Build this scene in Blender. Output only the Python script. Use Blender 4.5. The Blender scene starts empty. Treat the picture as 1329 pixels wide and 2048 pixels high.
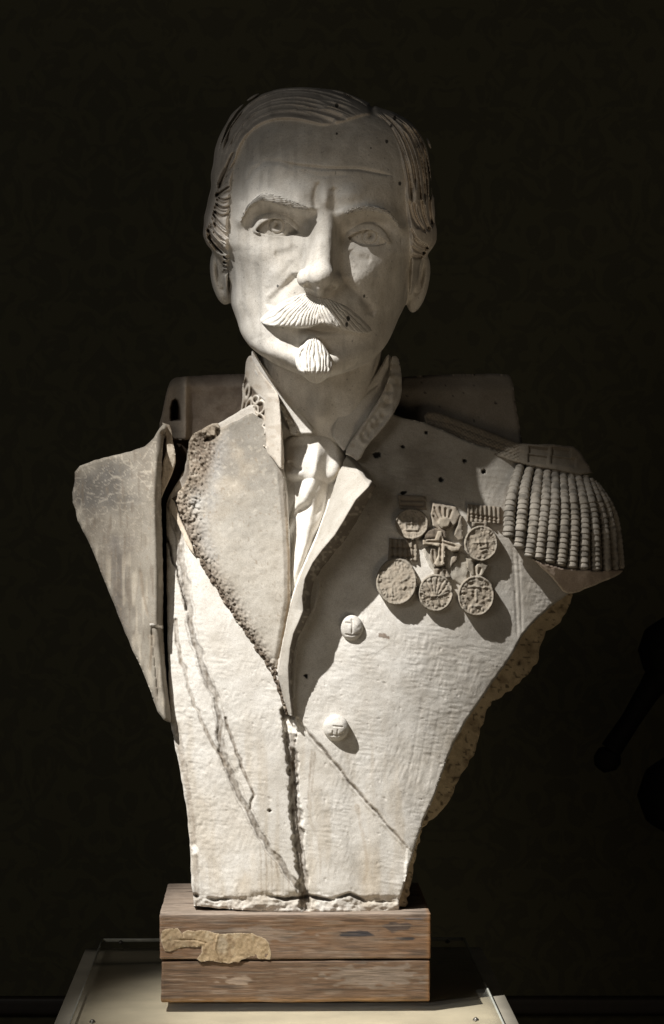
import bpy, math, random
import numpy as np

random.seed(7)
rng = np.random.default_rng(7)
scene = bpy.context.scene
C = scene.collection

# ------------------------------------------------------------------ camera
S = 0.0005            # metres per unit; one unit is about one photograph pixel at the bust
DIST = 5600.0         # units from the camera to the front face of the wooden block
EYE = 1.5             # camera height
cam_d = bpy.data.cameras.new('camera')
cam = bpy.data.objects.new('camera', cam_d); C.objects.link(cam)
cam.location = (0, -DIST * S, EYE); cam.rotation_euler = (math.radians(90), 0, 0)
cam_d.sensor_fit = 'VERTICAL'; cam_d.sensor_height = 24; cam_d.lens = 24 * DIST / 2048.0
cam_d.clip_start = 0.05; cam_d.clip_end = 60
scene.camera = cam

def at(u, v, d):
    """photograph pixel (u, v) at depth d (towards the camera) -> world point"""
    k = (DIST - d) / DIST
    return (u - 664.5) * S * k, -d * S + 0 * u, EYE - (v - 1024.0) * S * k

# ------------------------------------------------------------------ world and lamps
W = bpy.data.worlds.new('World'); scene.world = W; W.use_nodes = True
W.node_tree.nodes['Background'].inputs[0].default_value = (0.9, 0.95, 1.0, 1)
W.node_tree.nodes['Background'].inputs[1].default_value = 0.008
scene.view_settings.view_transform = 'Standard'
scene.view_settings.look = 'None'
scene.view_settings.exposure = 0.0

from mathutils import Vector
def aim(o, target):
    o.rotation_euler = (Vector(target) - o.location).to_track_quat('-Z', 'Y').to_euler()

KEY_DIR = Vector((-0.515, -0.41, 0.90)).normalized()    # from the bust towards the lamp
KEY_AIM = Vector(at(850., 1680., 0.))
kd = bpy.data.lights.new('key_spot', 'SPOT'); key = bpy.data.objects.new('key_spot', kd); C.objects.link(key)
key.location = KEY_AIM + KEY_DIR * 3.2
aim(key, KEY_AIM); key.scale = (.92, 1, 1)
kd.energy = 790; kd.spot_size = math.radians(15.4); kd.spot_blend = 0.75
kd.shadow_soft_size = 0.016; kd.color = (1.0, 0.975, 0.94)
fd = bpy.data.lights.new('room_fill', 'AREA'); fill = bpy.data.objects.new('room_fill', fd); C.objects.link(fill)
fd.shape = 'DISK'; fd.size = 1.2; fd.energy = 11; fd.color = (1.0, 0.94, 0.86)
fill.location = (-1.7, -2.9, 2.3); aim(fill, at(600., 800., 0.))

bd = bpy.data.lights.new('warm_fill', 'AREA'); bfill = bpy.data.objects.new('warm_fill', bd); C.objects.link(bfill)  # added lamp in place of warm light bounced up from below
bd.shape = 'DISK'; bd.size = .7; bd.energy = 1.3; bd.color = (1.0, 0.80, 0.56)
bfill.location = (.62, -1.25, .80); aim(bfill, at(690., 620., 0.))

gd_ = bpy.data.lights.new('face_bounce', 'SPOT'); gfill = bpy.data.objects.new('face_bounce', gd_); C.objects.link(gfill)  # added spot, imitates light bounced from the chest onto the face
gd_.energy = 11.0; gd_.spot_size = math.radians(26); gd_.spot_blend = 1.0; gd_.shadow_soft_size = .25; gd_.color = (1.0, 0.82, 0.60)
gfill.location = (.62, -1.25, .95); aim(gfill, at(700., 520., 0.))

# ------------------------------------------------------------------ noise and curve helpers
_tab = rng.random((64, 64, 64)).astype(np.float32)
def noise3(x, y, z, sc, seed=0):
    x = x / sc + seed * 7.13; y = y / sc + seed * 3.71; z = z / sc + seed * 5.39
    xi = np.floor(x).astype(np.int64); yi = np.floor(y).astype(np.int64); zi = np.floor(z).astype(np.int64)
    fx = x - xi; fy = y - yi; fz = z - zi
    fx = fx * fx * (3 - 2 * fx); fy = fy * fy * (3 - 2 * fy); fz = fz * fz * (3 - 2 * fz)
    def T(a, b, c): return _tab[(xi + a) & 63, (yi + b) & 63, (zi + c) & 63]
    r = 0
    for a in (0, 1):
        for b in (0, 1):
            for c in (0, 1):
                r = r + T(a, b, c) * (fx if a else 1 - fx) * (fy if b else 1 - fy) * (fz if c else 1 - fz)
    return r * 2 - 1
def noise2(u, v, sc, seed=0): return noise3(u, v, 0 * u, sc, seed + 1)
def fbm(u, v, sc, octv=3, seed=0):
    r = 0; a = 1.0; t = 0
    for i in range(octv):
        r = r + a * noise2(u, v, sc / 2 ** i, seed + i * 3); t += a; a *= .55
    return r / t
def sinterp(x, xs, ys):
    """smooth monotone cubic interpolation"""
    xs = np.asarray(xs, float); ys = np.asarray(ys, float)
    h = np.diff(xs); dl = np.diff(ys) / h; m = np.zeros(len(xs)); m[0] = dl[0]; m[-1] = dl[-1]
    for i in range(1, len(xs) - 1):
        if dl[i - 1] * dl[i] > 0:
            w1 = 2 * h[i] + h[i - 1]; w2 = h[i] + 2 * h[i - 1]; m[i] = (w1 + w2) / (w1 / dl[i - 1] + w2 / dl[i])
    x = np.clip(x, xs[0], xs[-1]); i = np.clip(np.searchsorted(xs, x, 'right') - 1, 0, len(xs) - 2)
    t = (x - xs[i]) / h[i]; t2 = t * t; t3 = t2 * t
    return (2 * t3 - 3 * t2 + 1) * ys[i] + (t3 - 2 * t2 + t) * h[i] * m[i] + (-2 * t3 + 3 * t2) * ys[i + 1] + (t3 - t2) * h[i] * m[i + 1]
def gauss(U, V, u0, v0, su, sv, rot=0):
    c, s = math.cos(math.radians(rot)), math.sin(math.radians(rot))
    a = (U - u0) * c + (V - v0) * s; b = -(U - u0) * s + (V - v0) * c
    return np.exp(-(a / su) ** 2 - (b / sv) ** 2)
def ss(x, a, b):
    t = np.clip((x - a) / (b - a), 0, 1); return t * t * (3 - 2 * t)
def pdist(U, V, pts, closed=False):
    """distance to a polyline, arc parameter 0..1 of the nearest point, signed side"""
    P = [tuple(map(float, p)) for p in pts]
    if closed: P = P + [P[0]]
    L = [0.0]
    for a, b in zip(P, P[1:]): L.append(L[-1] + math.hypot(b[0] - a[0], b[1] - a[1]))
    best = np.full(np.shape(U), 1e9, np.float32); tt = np.zeros(np.shape(U), np.float32); sd = np.zeros(np.shape(U), np.float32)
    for i, (a, b) in enumerate(zip(P, P[1:])):
        dx, dy = b[0] - a[0], b[1] - a[1]; l2 = dx * dx + dy * dy + 1e-9
        t = np.clip(((U - a[0]) * dx + (V - a[1]) * dy) / l2, 0, 1)
        q = np.hypot(U - a[0] - t * dx, V - a[1] - t * dy)
        m = q < best
        best = np.where(m, q, best); tt = np.where(m, (L[i] + t * math.sqrt(l2)) / L[-1], tt)
        sd = np.where(m, np.sign(dx * (V - a[1]) - dy * (U - a[0])), sd)
    return best, tt, sd
def inside(U, V, pts):
    r = np.zeros(np.shape(U), bool); n = len(pts)
    for i in range(n):
        x0, y0 = pts[i]; x1, y1 = pts[(i + 1) % n]
        if y0 == y1: continue
        c = ((y0 > V) != (y1 > V)) & (U < (x1 - x0) * (V - y0) / (y1 - y0) + x0)
        r ^= c
    return r
def spoly(U, V, pts):
    d, _, _ = pdist(U, V, pts, True)
    return np.where(inside(U, V, pts), -d, d)
def chaikin(pts, n=2, closed=True):
    for _ in range(n):
        q = []
        m = len(pts)
        if not closed: q.append(pts[0])
        for i in range(m if closed else m - 1):
            a, b = pts[i], pts[(i + 1) % m]
            q += [(a[0] * .75 + b[0] * .25, a[1] * .75 + b[1] * .25), (a[0] * .25 + b[0] * .75, a[1] * .25 + b[1] * .75)]
        if not closed: q.append(pts[-1])
        pts = q
    return pts
def jag(pts, amp, step=9, seed=1, closed=True):
    """break a straight outline into a chipped one"""
    r = random.Random(seed); q = []; m = len(pts)
    for i in range(m if closed else m - 1):
        a, b = pts[i], pts[(i + 1) % m]
        L = math.hypot(b[0] - a[0], b[1] - a[1]); n = max(1, int(L / step))
        nx, ny = -(b[1] - a[1]) / (L + 1e-6), (b[0] - a[0]) / (L + 1e-6)
        for k in range(n):
            t = k / n; o = r.uniform(-amp, amp) if k else 0
            q.append((a[0] + (b[0] - a[0]) * t + nx * o, a[1] + (b[1] - a[1]) * t + ny * o))
    if not closed: q.append(pts[-1])
    return q
def groove(U, V, pts, w, dep, seed=0, wn=.35):
    d, t, _ = pdist(U, V, pts)
    ww = w * (1 + wn * noise2(U, V, 22, seed))
    taper = np.clip(np.minimum(t, 1 - t) * 8, .12, 1)
    return dep * taper * np.exp(-(d / (ww * taper)) ** 2)

# ------------------------------------------------------------------ materials
def new_mat(name):
    m = bpy.data.materials.new(name); m.use_nodes = True
    return m, m.node_tree, m.node_tree.nodes['Principled BSDF']
def nd(nt, typ, **kw):
    n = nt.nodes.new(typ)
    for k, v in kw.items():
        if k in n.inputs.keys() if isinstance(k, str) else False: n.inputs[k].default_value = v
        else: setattr(n, k, v)
    return n
def plaster(name, tint=(0.75, 0.725, 0.675), rough=.92, fine=1.0, pit=0.35):
    m, nt, b = new_mat(name)
    L = nt.links.new
    tc = nd(nt, 'ShaderNodeTexCoord')
    at_ = nd(nt, 'ShaderNodeAttribute'); at_.attribute_name = 'paint'
    n1 = nd(nt, 'ShaderNodeTexNoise'); n1.inputs['Scale'].default_value = 38; n1.inputs['Detail'].default_value = 8; n1.inputs['Roughness'].default_value = .7
    r1 = nd(nt, 'ShaderNodeValToRGB'); r1.color_ramp.elements[0].position = .3; r1.color_ramp.elements[0].color = (.78, .755, .72, 1)
    r1.color_ramp.elements[1].position = .68; r1.color_ramp.elements[1].color = (1.04, 1.04, 1.04, 1)
    n2 = nd(nt, 'ShaderNodeTexNoise'); n2.inputs['Scale'].default_value = 950; n2.inputs['Detail'].default_value = 4
    r2 = nd(nt, 'ShaderNodeValToRGB'); r2.color_ramp.elements[0].position = .3; r2.color_ramp.elements[0].color = (.82, .81, .8, 1)
    r2.color_ramp.elements[1].position = .6; r2.color_ramp.elements[1].color = (1.03, 1.03, 1.03, 1)
    L(tc.outputs['Object'], n1.inputs['Vector']); L(tc.outputs['Object'], n2.inputs['Vector'])
    L(n1.outputs['Fac'], r1.inputs['Fac']); L(n2.outputs['Fac'], r2.inputs['Fac'])
    def mul(a, bb):
        x = nd(nt, 'ShaderNodeMix'); x.data_type = 'RGBA'; x.blend_type = 'MULTIPLY'; x.inputs[0].default_value = 1
        L(a, x.inputs[6]); L(bb, x.inputs[7]); return x.outputs[2]
    rgb = nd(nt, 'ShaderNodeRGB'); rgb.outputs[0].default_value = (*tint, 1)
    c = mul(mul(mul(rgb.outputs[0], at_.outputs['Color']), r1.outputs[0]), r2.outputs[0])
    L(c, b.inputs['Base Color']); b.inputs['Roughness'].default_value = rough
    b.inputs['Specular IOR Level'].default_value = .25
    n3 = nd(nt, 'ShaderNodeTexNoise'); n3.inputs['Scale'].default_value = 260; n3.inputs['Detail'].default_value = 6; n3.inputs['Roughness'].default_value = .65
    vo = nd(nt, 'ShaderNodeTexVoronoi'); vo.inputs['Scale'].default_value = 210
    vr = nd(nt, 'ShaderNodeMapRange'); vr.inputs[1].default_value = 0.02; vr.inputs[2].default_value = .14
    L(tc.outputs['Object'], n3.inputs['Vector']); L(tc.outputs['Object'], vo.inputs['Vector']); L(vo.outputs['Distance'], vr.inputs[0])
    ad = nd(nt, 'ShaderNodeMath'); ad.operation = 'MULTIPLY_ADD'; ad.inputs[1].default_value = pit
    L(vr.outputs[0], ad.inputs[0]); L(n3.outputs['Fac'], ad.inputs[2])
    bp = nd(nt, 'ShaderNodeBump'); bp.inputs['Strength'].default_value = .33 * fine; bp.inputs['Distance'].default_value = .0011
    L(ad.outputs[0], bp.inputs['Height']); L(bp.outputs['Normal'], b.inputs['Normal'])
    return m
M_SKIN = plaster('plaster_skin', fine=.95, pit=.2)
M_COAT = plaster('plaster_coat', fine=1.0, pit=.3)
M_WORN = plaster('plaster_worn', fine=1.5, pit=.5)

# ------------------------------------------------------------------ object helpers
def link(name, me, mat, parent=None):
    o = bpy.data.objects.new(name, me); C.objects.link(o)
    if mat: me.materials.append(mat)
    if parent: o.parent = parent
    return o
def set_paint(me, col):
    ca = me.color_attributes.new('paint', 'FLOAT_COLOR', 'POINT')
    a = np.ones((len(me.vertices), 4), np.float32)
    a[:, :3] = col
    ca.data.foreach_set('color', a.ravel())
def mesh_np(name, verts, quads, smooth=True, paint=None):
    me = bpy.data.meshes.new(name)
    verts = np.asarray(verts, np.float32); quads = np.asarray(quads, np.int32)
    me.vertices.add(len(verts)); me.vertices.foreach_set('co', verts.ravel())
    k = quads.shape[1]
    me.loops.add(quads.size); me.loops.foreach_set('vertex_index', quads.ravel())
    me.polygons.add(len(quads)); me.polygons.foreach_set('loop_start', np.arange(0, quads.size, k, dtype=np.int32))
    me.polygons.foreach_set('loop_total', np.full(len(quads), k, np.int32))
    me.polygons.foreach_set('use_smooth', np.full(len(quads), smooth))
    me.update(calc_edges=True)
    if paint is not None: set_paint(me, paint)
    return me
def empty(name, loc, **tags):
    o = bpy.data.objects.new(name, None); C.objects.link(o); o.location = loc; o.empty_display_size = .05
    for k, v in tags.items(): o[k] = v
    return o

BUST = empty('portrait_bust', (0, 0, 0), label='weathered plaster bust of a moustached officer in uniform, standing on the wooden block', category='statue')

def slab(name, poly, dfn, mat, parent=BUST, step=2.0, thick=40, back=None, smooth_n=1, jagged=0, rnd=5, paint=None, edge_paint=None, seed=1, flare=0, holes=()):
    """solid relief piece: outline poly, front surface depth dfn(U, V, E) with E the distance from the rim"""
    if smooth_n: poly = chaikin(poly, smooth_n)
    if jagged: poly = jag(poly, jagged, seed=seed)
    us = [p[0] for p in poly]; vs = [p[1] for p in poly]
    gu = np.arange(min(us) - 2 * step, max(us) + 2 * step, step); gv = np.arange(min(vs) - 2 * step, max(vs) + 2 * step, step)
    U, V = np.meshgrid(gu, gv)
    U = U.astype(np.float32); V = V.astype(np.float32)
    sd = spoly(U, V, poly)
    for h in holes: sd = np.maximum(sd, -spoly(U, V, h))
    gy, gx = np.gradient(sd, step)
    gl = np.hypot(gx, gy) + 1e-6
    near = np.abs(sd) < .72 * step
    U2 = np.where(near, U - sd * gx / gl, U); V2 = np.where(near, V - sd * gy / gl, V)
    ok = sd < .72 * step
    q = ok[:-1, :-1] & ok[1:, :-1] & ok[:-1, 1:] & ok[1:, 1:]
    idx = np.arange(U.size).reshape(U.shape)
    a = idx[:-1, :-1][q]; b = idx[:-1, 1:][q]; c = idx[1:, 1:][q]; d_ = idx[1:, :-1][q]
    quads = np.stack([a, d_, c, b], 1)          # facing the camera
    used, inv = np.unique(quads, return_inverse=True); quads = inv.reshape(quads.shape)
    Uf = U2.ravel()[used]; Vf = V2.ravel()[used]; E = np.maximum(-sd.ravel()[used], 0); E[near.ravel()[used]] = 0
    D = dfn(Uf, Vf, E)
    if rnd:
        x = np.clip(1 - E / rnd, 0, 1); D = D - rnd * (1 - np.sqrt(np.maximum(1 - x * x, 0)))
    # rim edges
    e = np.concatenate([quads[:, [0, 1]], quads[:, [1, 2]], quads[:, [2, 3]], quads[:, [3, 0]]])
    n = len(Uf); key_ = e[:, 0].astype(np.int64) * n + e[:, 1]; rev = e[:, 1].astype(np.int64) * n + e[:, 0]
    rim = e[~np.isin(key_, rev)]
    rv, ri = np.unique(rim, return_inverse=True); ri = ri.reshape(rim.shape)
    nb = len(rv)
    ub, vb, db = Uf[rv], Vf[rv], D[rv]
    nseg = 2 if back is None else 6
    dend = (db - thick) if back is None else np.full(nb, float(back), np.float32)
    rings = []
    for k in range(nseg + 1):
        t = k / nseg
        rings.append((ub, vb, db + (dend - db) * t))
    VU = np.concatenate([Uf] + [r[0] for r in rings]); VV = np.concatenate([Vf] + [r[1] for r in rings]); VD = np.concatenate([D] + [r[2] for r in rings])
    walls = []
    for k in range(nseg):
        o0 = n + k * nb; o1 = o0 + nb
        walls.append(np.stack([ri[:, 1] + o0, ri[:, 0] + o0, ri[:, 0] + o1, ri[:, 1] + o1], 1))
    quads = np.concatenate([quads] + walls)
    x, y, z = at(VU, VV, VD)
    P = np.ones((len(VU), 3), np.float32)
    if paint is not None:
        P[:n] = paint(Uf, Vf, E)
        pr = P[:n][rv]
        ep = pr if edge_paint is None else np.broadcast_to(np.asarray(edge_paint, np.float32), pr.shape)
        P[n:] = np.tile(ep, (nseg + 1, 1))
    me = mesh_np(name, np.stack([x, y, z], 1), quads, paint=P)
    return link(name, me, mat, parent)

def surface_nets(F, u0, v0, d0, h):
    """F[u, v, d] < 0 inside; returns points in (u, v, d) and quads"""
    s = F < 0
    nx, ny, nz = F.shape
    cnt = np.zeros((nx - 1, ny - 1, nz - 1), np.int8)
    for a in (0, 1):
        for b in (0, 1):
            for c in (0, 1):
                cnt += s[a:nx - 1 + a, b:ny - 1 + b, c:nz - 1 + c]
    act = (cnt > 0) & (cnt < 8)
    ci = np.argwhere(act)
    vid = np.full(act.shape, -1, np.int32); vid[act] = np.arange(len(ci))
    acc = np.zeros((len(ci), 3), np.float64); num = np.zeros(len(ci))
    cor = [(a, b, c) for a in (0, 1) for b in (0, 1) for c in (0, 1)]
    val = {k: F[ci[:, 0] + k[0], ci[:, 1] + k[1], ci[:, 2] + k[2]] for k in cor}
    for i, p in enumerate(cor):
        for q in cor[i + 1:]:
            if sum(abs(x - y) for x, y in zip(p, q)) != 1: continue
            fa, fb = val[p], val[q]; m = (fa < 0) != (fb < 0)
            t = np.where(m, fa / np.where(m, fa - fb, 1), 0)
            for ax in range(3): acc[:, ax] += np.where(m, p[ax] + t * (q[ax] - p[ax]), 0)
            num += m
    pts = ci + acc / num[:, None]
    pts = pts * h + np.array([u0, v0, d0])
    Q = []
    for ax in range(3):
        sl0 = [slice(1, -1)] * 3; sl1 = [slice(1, -1)] * 3
        sl0[ax] = slice(0, -1); sl1[ax] = slice(1, None)
        A, B = s[tuple(sl0)], s[tuple(sl1)]
        ed = np.argwhere(A != B); flip = A[tuple(ed.T)]
        off = np.ones(3, int); off[ax] = 0
        e = ed + off
        b_, c_ = [(1, 2), (2, 0), (0, 1)][ax]
        def g(i, j):
            w = e.copy(); w[:, b_] -= i; w[:, c_] -= j
            return vid[w[:, 0], w[:, 1], w[:, 2]]
        q = np.stack([g(1, 1), g(0, 1), g(0, 0), g(1, 0)], 1)
        q[~flip] = q[~flip][:, ::-1]
        Q.append(q)
    return pts, np.concatenate(Q)

def smin(a, b, k):
    h = np.clip(.5 + .5 * (b - a) / k, 0, 1)
    return b + (a - b) * h - k * h * (1 - h)
def smax(a, b, k): return -smin(-a, -b, k)

# ================================================================== HEAD
def prof(tab):
    xs = [t[0] for t in tab]; ys = [t[1] for t in tab]
    return lambda v: sinterp(v, xs, ys)
uL = prof([(172, 600), (175, 572), (180, 550), (190, 520), (205, 500), (225, 479), (260, 456), (300, 441), (330, 437), (360, 434), (400, 428), (440, 420), (465, 418), (485, 425), (505, 442), (530, 454), (560, 459), (606, 463), (643, 475), (665, 482), (688, 496), (700, 508), (713, 526), (734, 564), (752, 606), (760, 624), (765, 633)])
uR = prof([(172, 602), (175, 635), (180, 662), (197, 710), (210, 738), (220, 764), (226, 785), (234, 805), (247, 822), (280, 845), (330, 858), (400, 858), (430, 858), (460, 864), (480, 862), (500, 850), (520, 834), (560, 824), (606, 812), (636, 798), (677, 780), (700, 765), (711, 753), (734, 718), (752, 668), (760, 644), (765, 634)])
uCt = prof([(172, 601), (200, 622), (260, 642), (400, 650), (560, 643), (765, 633)])
dF = prof([(172, -235), (175, -195), (182, -165), (195, -130), (215, -97), (240, -70), (280, -40), (320, -20), (360, -8), (400, -2), (450, -8), (520, -6), (580, 0), (640, 4), (690, 0), (720, 6), (740, 2), (752, -10), (760, -28), (765, -60)])
dC = prof([(172, -236), (560, -236), (620, -215), (680, -165), (720, -120), (750, -85), (765, -70)])
dB = prof([(172, -237), (176, -290), (195, -350), (240, -420), (320, -470), (450, -485), (560, -450), (640, -400), (700, -340), (740, -230), (765, -75)])
nEx = prof([(172, 2.0), (300, 2.15), (420, 2.35), (560, 2.3), (700, 2.05), (765, 2.0)])

BROW_L = [(483, 440), (492, 418), (508, 402), (528, 393), (555, 400), (590, 410), (618, 418)]
BROW_R = [(686, 428), (705, 421), (735, 418), (765, 423), (785, 433), (803, 456)]
FACE = [(462, 640), (459, 560), (457, 500), (458, 440), (461, 400), (466, 350), (476, 310), (490, 280), (512, 256), (545, 242), (585, 240), (622, 247), (650, 254), (690, 245), (742, 228), (765, 238), (785, 262), (800, 300), (808, 345), (812, 400), (818, 450), (822, 500), (818, 560), (812, 640), (790, 820), (480, 820)]

def face_relief(U, V):
    R = np.zeros(np.shape(U), np.float32)
    g = lambda *a: gauss(U, V, *a)
    R += -42 * g(556, 452, 46, 27) - 42 * g(742, 468, 46, 27)
    R += -20 * g(612, 455, 17, 20) - 20 * g(688, 466, 17, 20)
    for P in (BROW_L, BROW_R):
        d, t, _ = pdist(U, V, P); R += 17 * np.exp(-(d / 15) ** 2)
    R += 13 * g(651, 400, 12, 34) + 15 * g(700, 392, 24, 19) + 9 * g(600, 386, 22, 17)
    R -= groove(U, V, [(640, 362), (631, 385), (630, 418)], 7, 6) + groove(U, V, [(668, 372), (672, 398), (683, 425)], 7, 6)
    R -= groove(U, V, [(560, 322), (595, 331), (650, 337), (720, 338), (760, 346), (790, 352)], 3.0, 6.5)
    R -= groove(U, V, [(600, 340), (640, 352), (700, 350)], 6, 2)
    R += 9 * ss(V + 0 * U, 318, 332) * g(530, 372, 46, 48) + 5 * g(745, 376, 50, 28)
    d, t, sg = pdist(U, V, [(487, 400), (492, 368), (508, 340), (532, 324), (560, 324), (585, 334)])
    R -= 5 * np.exp(-(d / 5) ** 2)
    # forehead planes, temples
    R += -8 * g(478, 400, 22, 60) - 8 * g(812, 420, 22, 60)
    # cheeks and folds
    R += 15 * g(505, 510, 42, 32) + 15 * g(785, 525, 42, 32)
    R += 8 * g(560, 545, 30, 25) + 8 * g(725, 555, 30, 25)
    R += -12 * g(515, 610, 28, 45) - 12 * g(768, 620, 28, 45)
    R -= groove(U, V, [(600, 545), (585, 562), (562, 582), (545, 600), (540, 622)], 9, 8.5, wn=.1) + groove(U, V, [(686, 556), (703, 574), (722, 592), (740, 612), (748, 635)], 9, 8.5, wn=.1)
    R -= groove(U, V, [(598, 495), (575, 505), (548, 512)], 9, 4) + groove(U, V, [(697, 500), (715, 515), (745, 520)], 9, 4)
    R -= 3 * groove(U, V, [(590, 520), (560, 560), (530, 590)], 10, 1)
    R -= groove(U, V, [(478, 600), (500, 640), (512, 690)], 7, 3)
    # mouth, chin
    R += 10 * g(634, 618, 70, 30) - 12 * g(634, 661, 50, 6, 3) - 16 * g(622, 676, 85, 24) + 14 * g(630, 675, 34, 10)
    R += -9 * g(628, 698, 45, 9) + 9 * g(626, 728, 44, 24)
    R += 6 * g(560, 700, 40, 20)
    return R

def loft(U, V, D):
    w = np.where(U < uCt(V), uCt(V) - uL(V), uR(V) - uCt(V)); w = np.maximum(w, 1.5)
    hf = np.maximum(dF(V) - dC(V), 1.5); hb = np.maximum(dC(V) - dB(V), 1.5)
    n = nEx(V)
    return w, hf, hb, n
def face_depth(U, V):
    w, hf, hb, n = loft(U, V, 0)
    t = np.clip(np.abs(U - uCt(V)) / w, 0, .999)
    return dC(V) + hf * (1 - t ** n) ** (1 / n) + face_relief(U, V)

def hair_grooves(U, V):
    """carved locks: returns groove depth map (positive = cut in)"""
    G = np.zeros(np.shape(U), np.float32)
    def fan(A, B, n, w, dep, seed):
        nonlocal G
        r = random.Random(seed)
        A = np.array(chaikin(A, 2, False)); B = np.array(chaikin(B, 2, False))
        k = 14
        def res(P):
            L = np.r_[0, np.cumsum(np.hypot(*np.diff(P, axis=0).T))]; t = np.linspace(0, L[-1], k)
            return np.stack([np.interp(t, L, P[:, 0]), np.interp(t, L, P[:, 1])], 1)
        A, B = res(A), res(B)
        for i in range(n):
            f = (i + r.uniform(.1, .9)) / n
            P = A * (1 - f) + B * f
            P[:, 0] += r.uniform(-1.5, 1.5); P[:, 1] += np.sin(np.linspace(0, 3, k) + r.uniform(0, 6)) * .8
            a = r.choice([0, 0, 1, 2, 3]); b = k - r.choice([0, 0, 1, 2, 4])
            P = P[a:b]
            m = (U > P[:, 0].min() - 14) & (U < P[:, 0].max() + 14) & (V > P[:, 1].min() - 14) & (V < P[:, 1].max() + 14)
            if not m.any(): continue
            G[m] = np.maximum(G[m], groove(U[m], V[m], P, w * r.uniform(.6, 1.4), dep * r.uniform(.5, 1.3), seed + i))
    # swept over the top towards the viewer's left
    fan([(672, 252), (640, 240), (590, 226), (545, 226), (505, 244), (480, 275), (466, 312)], [(742, 218), (707, 193), (640, 174), (583, 169), (519, 185), (465, 233), (436, 303)], 11, 5.2, 10, 11)
    fan([(660, 253), (628, 240), (600, 233)], [(700, 240), (640, 218), (580, 214)], 3, 5, 8, 3)
    fan([(470, 300), (455, 330), (444, 365)], [(476, 320), (462, 345), (440, 372)], 4, 3, 6, 13)
    # side locks, viewer's left, hooking back over the ear
    fan([(466, 318), (452, 338), (438, 372)], [(462, 385), (446, 392), (430, 398)], 6, 4, 8, 5)
    fan([(434, 386), (446, 397), (462, 390)], [(425, 422), (442, 438), (461, 428)], 5, 3.2, 8, 6)
    fan([(427, 424), (440, 446), (460, 458)], [(409, 468), (430, 500), (459, 524)], 8, 3.2, 9, 7)
    fan([(444, 508), (451, 515), (458, 514)], [(448, 548), (452, 552), (458, 550)], 5, 2.0, 7, 8)
    # viewer's right: combed down and back
    fan([(748, 226), (775, 262), (800, 330), (812, 420)], [(777, 219), (836, 247), (866, 318), (870, 410)], 12, 4.6, 8, 9)
    fan([(815, 400), (822, 440), (850, 470)], [(858, 380), (860, 430), (868, 462)], 6, 3.8, 6, 10)
    fan([(820, 450), (835, 480), (862, 492)], [(823, 520), (832, 522), (845, 515)], 6, 3.4, 6, 12)
    G = np.minimum(G, 9)
    # fine combed lines between the carved locks
    fan([(668, 250), (640, 238), (590, 224), (545, 224), (505, 242), (478, 275), (463, 312)], [(742, 224), (705, 204), (640, 186), (585, 182), (525, 202), (473, 258), (444, 320)], 22, 2.4, 3.2, 31)
    fan([(750, 226), (777, 262), (802, 330), (814, 420)], [(777, 219), (836, 247), (866, 318), (870, 410)], 22, 2.3, 3.2, 39)
    fan([(466, 318), (452, 338), (438, 372)], [(462, 385), (446, 392), (430, 398)], 9, 2.2, 3.5, 35)
    fan([(427, 424), (440, 446), (460, 458)], [(409, 468), (430, 500), (459, 524)], 12, 2.2, 4, 37)
    return G

def ell(U, V, D, c, r, rot=0):
    co, si = math.cos(math.radians(rot)), math.sin(math.radians(rot))
    a = (U - c[0]) * co + (V - c[1]) * si; b = -(U - c[0]) * si + (V - c[1]) * co; e = D - c[2]
    k = np.sqrt((a / r[0]) ** 2 + (b / r[1]) ** 2 + (e / r[2]) ** 2)
    return (k - 1) * min(r)
def cone(U, V, D, a, b, ra, rb):
    a = np.array(a, float); b = np.array(b, float); ba = b - a
    t = np.clip(((U - a[0]) * ba[0] + (V - a[1]) * ba[1] + (D - a[2]) * ba[2]) / (ba @ ba), 0, 1)
    return np.sqrt((U - a[0] - t * ba[0]) ** 2 + (V - a[1] - t * ba[1]) ** 2 + (D - a[2] - t * ba[2]) ** 2) - (ra + (rb - ra) * t)

EYE_L = dict(c=(556, 457, -83), almond=[(510, 463), (519, 450), (532, 441), (550, 436), (567, 440), (584, 452), (601, 467), (588, 470), (572, 473), (545, 472), (526, 467)],
             iris=(554, 452), lid=[(504, 464), (514, 444), (530, 431), (551, 426), (572, 430), (591, 446), (608, 467), (590, 477), (572, 482), (543, 481), (520, 472)])
EYE_R = dict(c=(738, 476, -84), almond=[(694, 476), (706, 468), (722, 461), (739, 459), (754, 464), (764, 474), (776, 488), (762, 491), (742, 493), (722, 490), (706, 483)],
             iris=(741, 473), lid=[(687, 477), (701, 459), (719, 450), (740, 447), (759, 453), (772, 466), (784, 489), (764, 498), (742, 502), (720, 499), (702, 488)])

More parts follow.
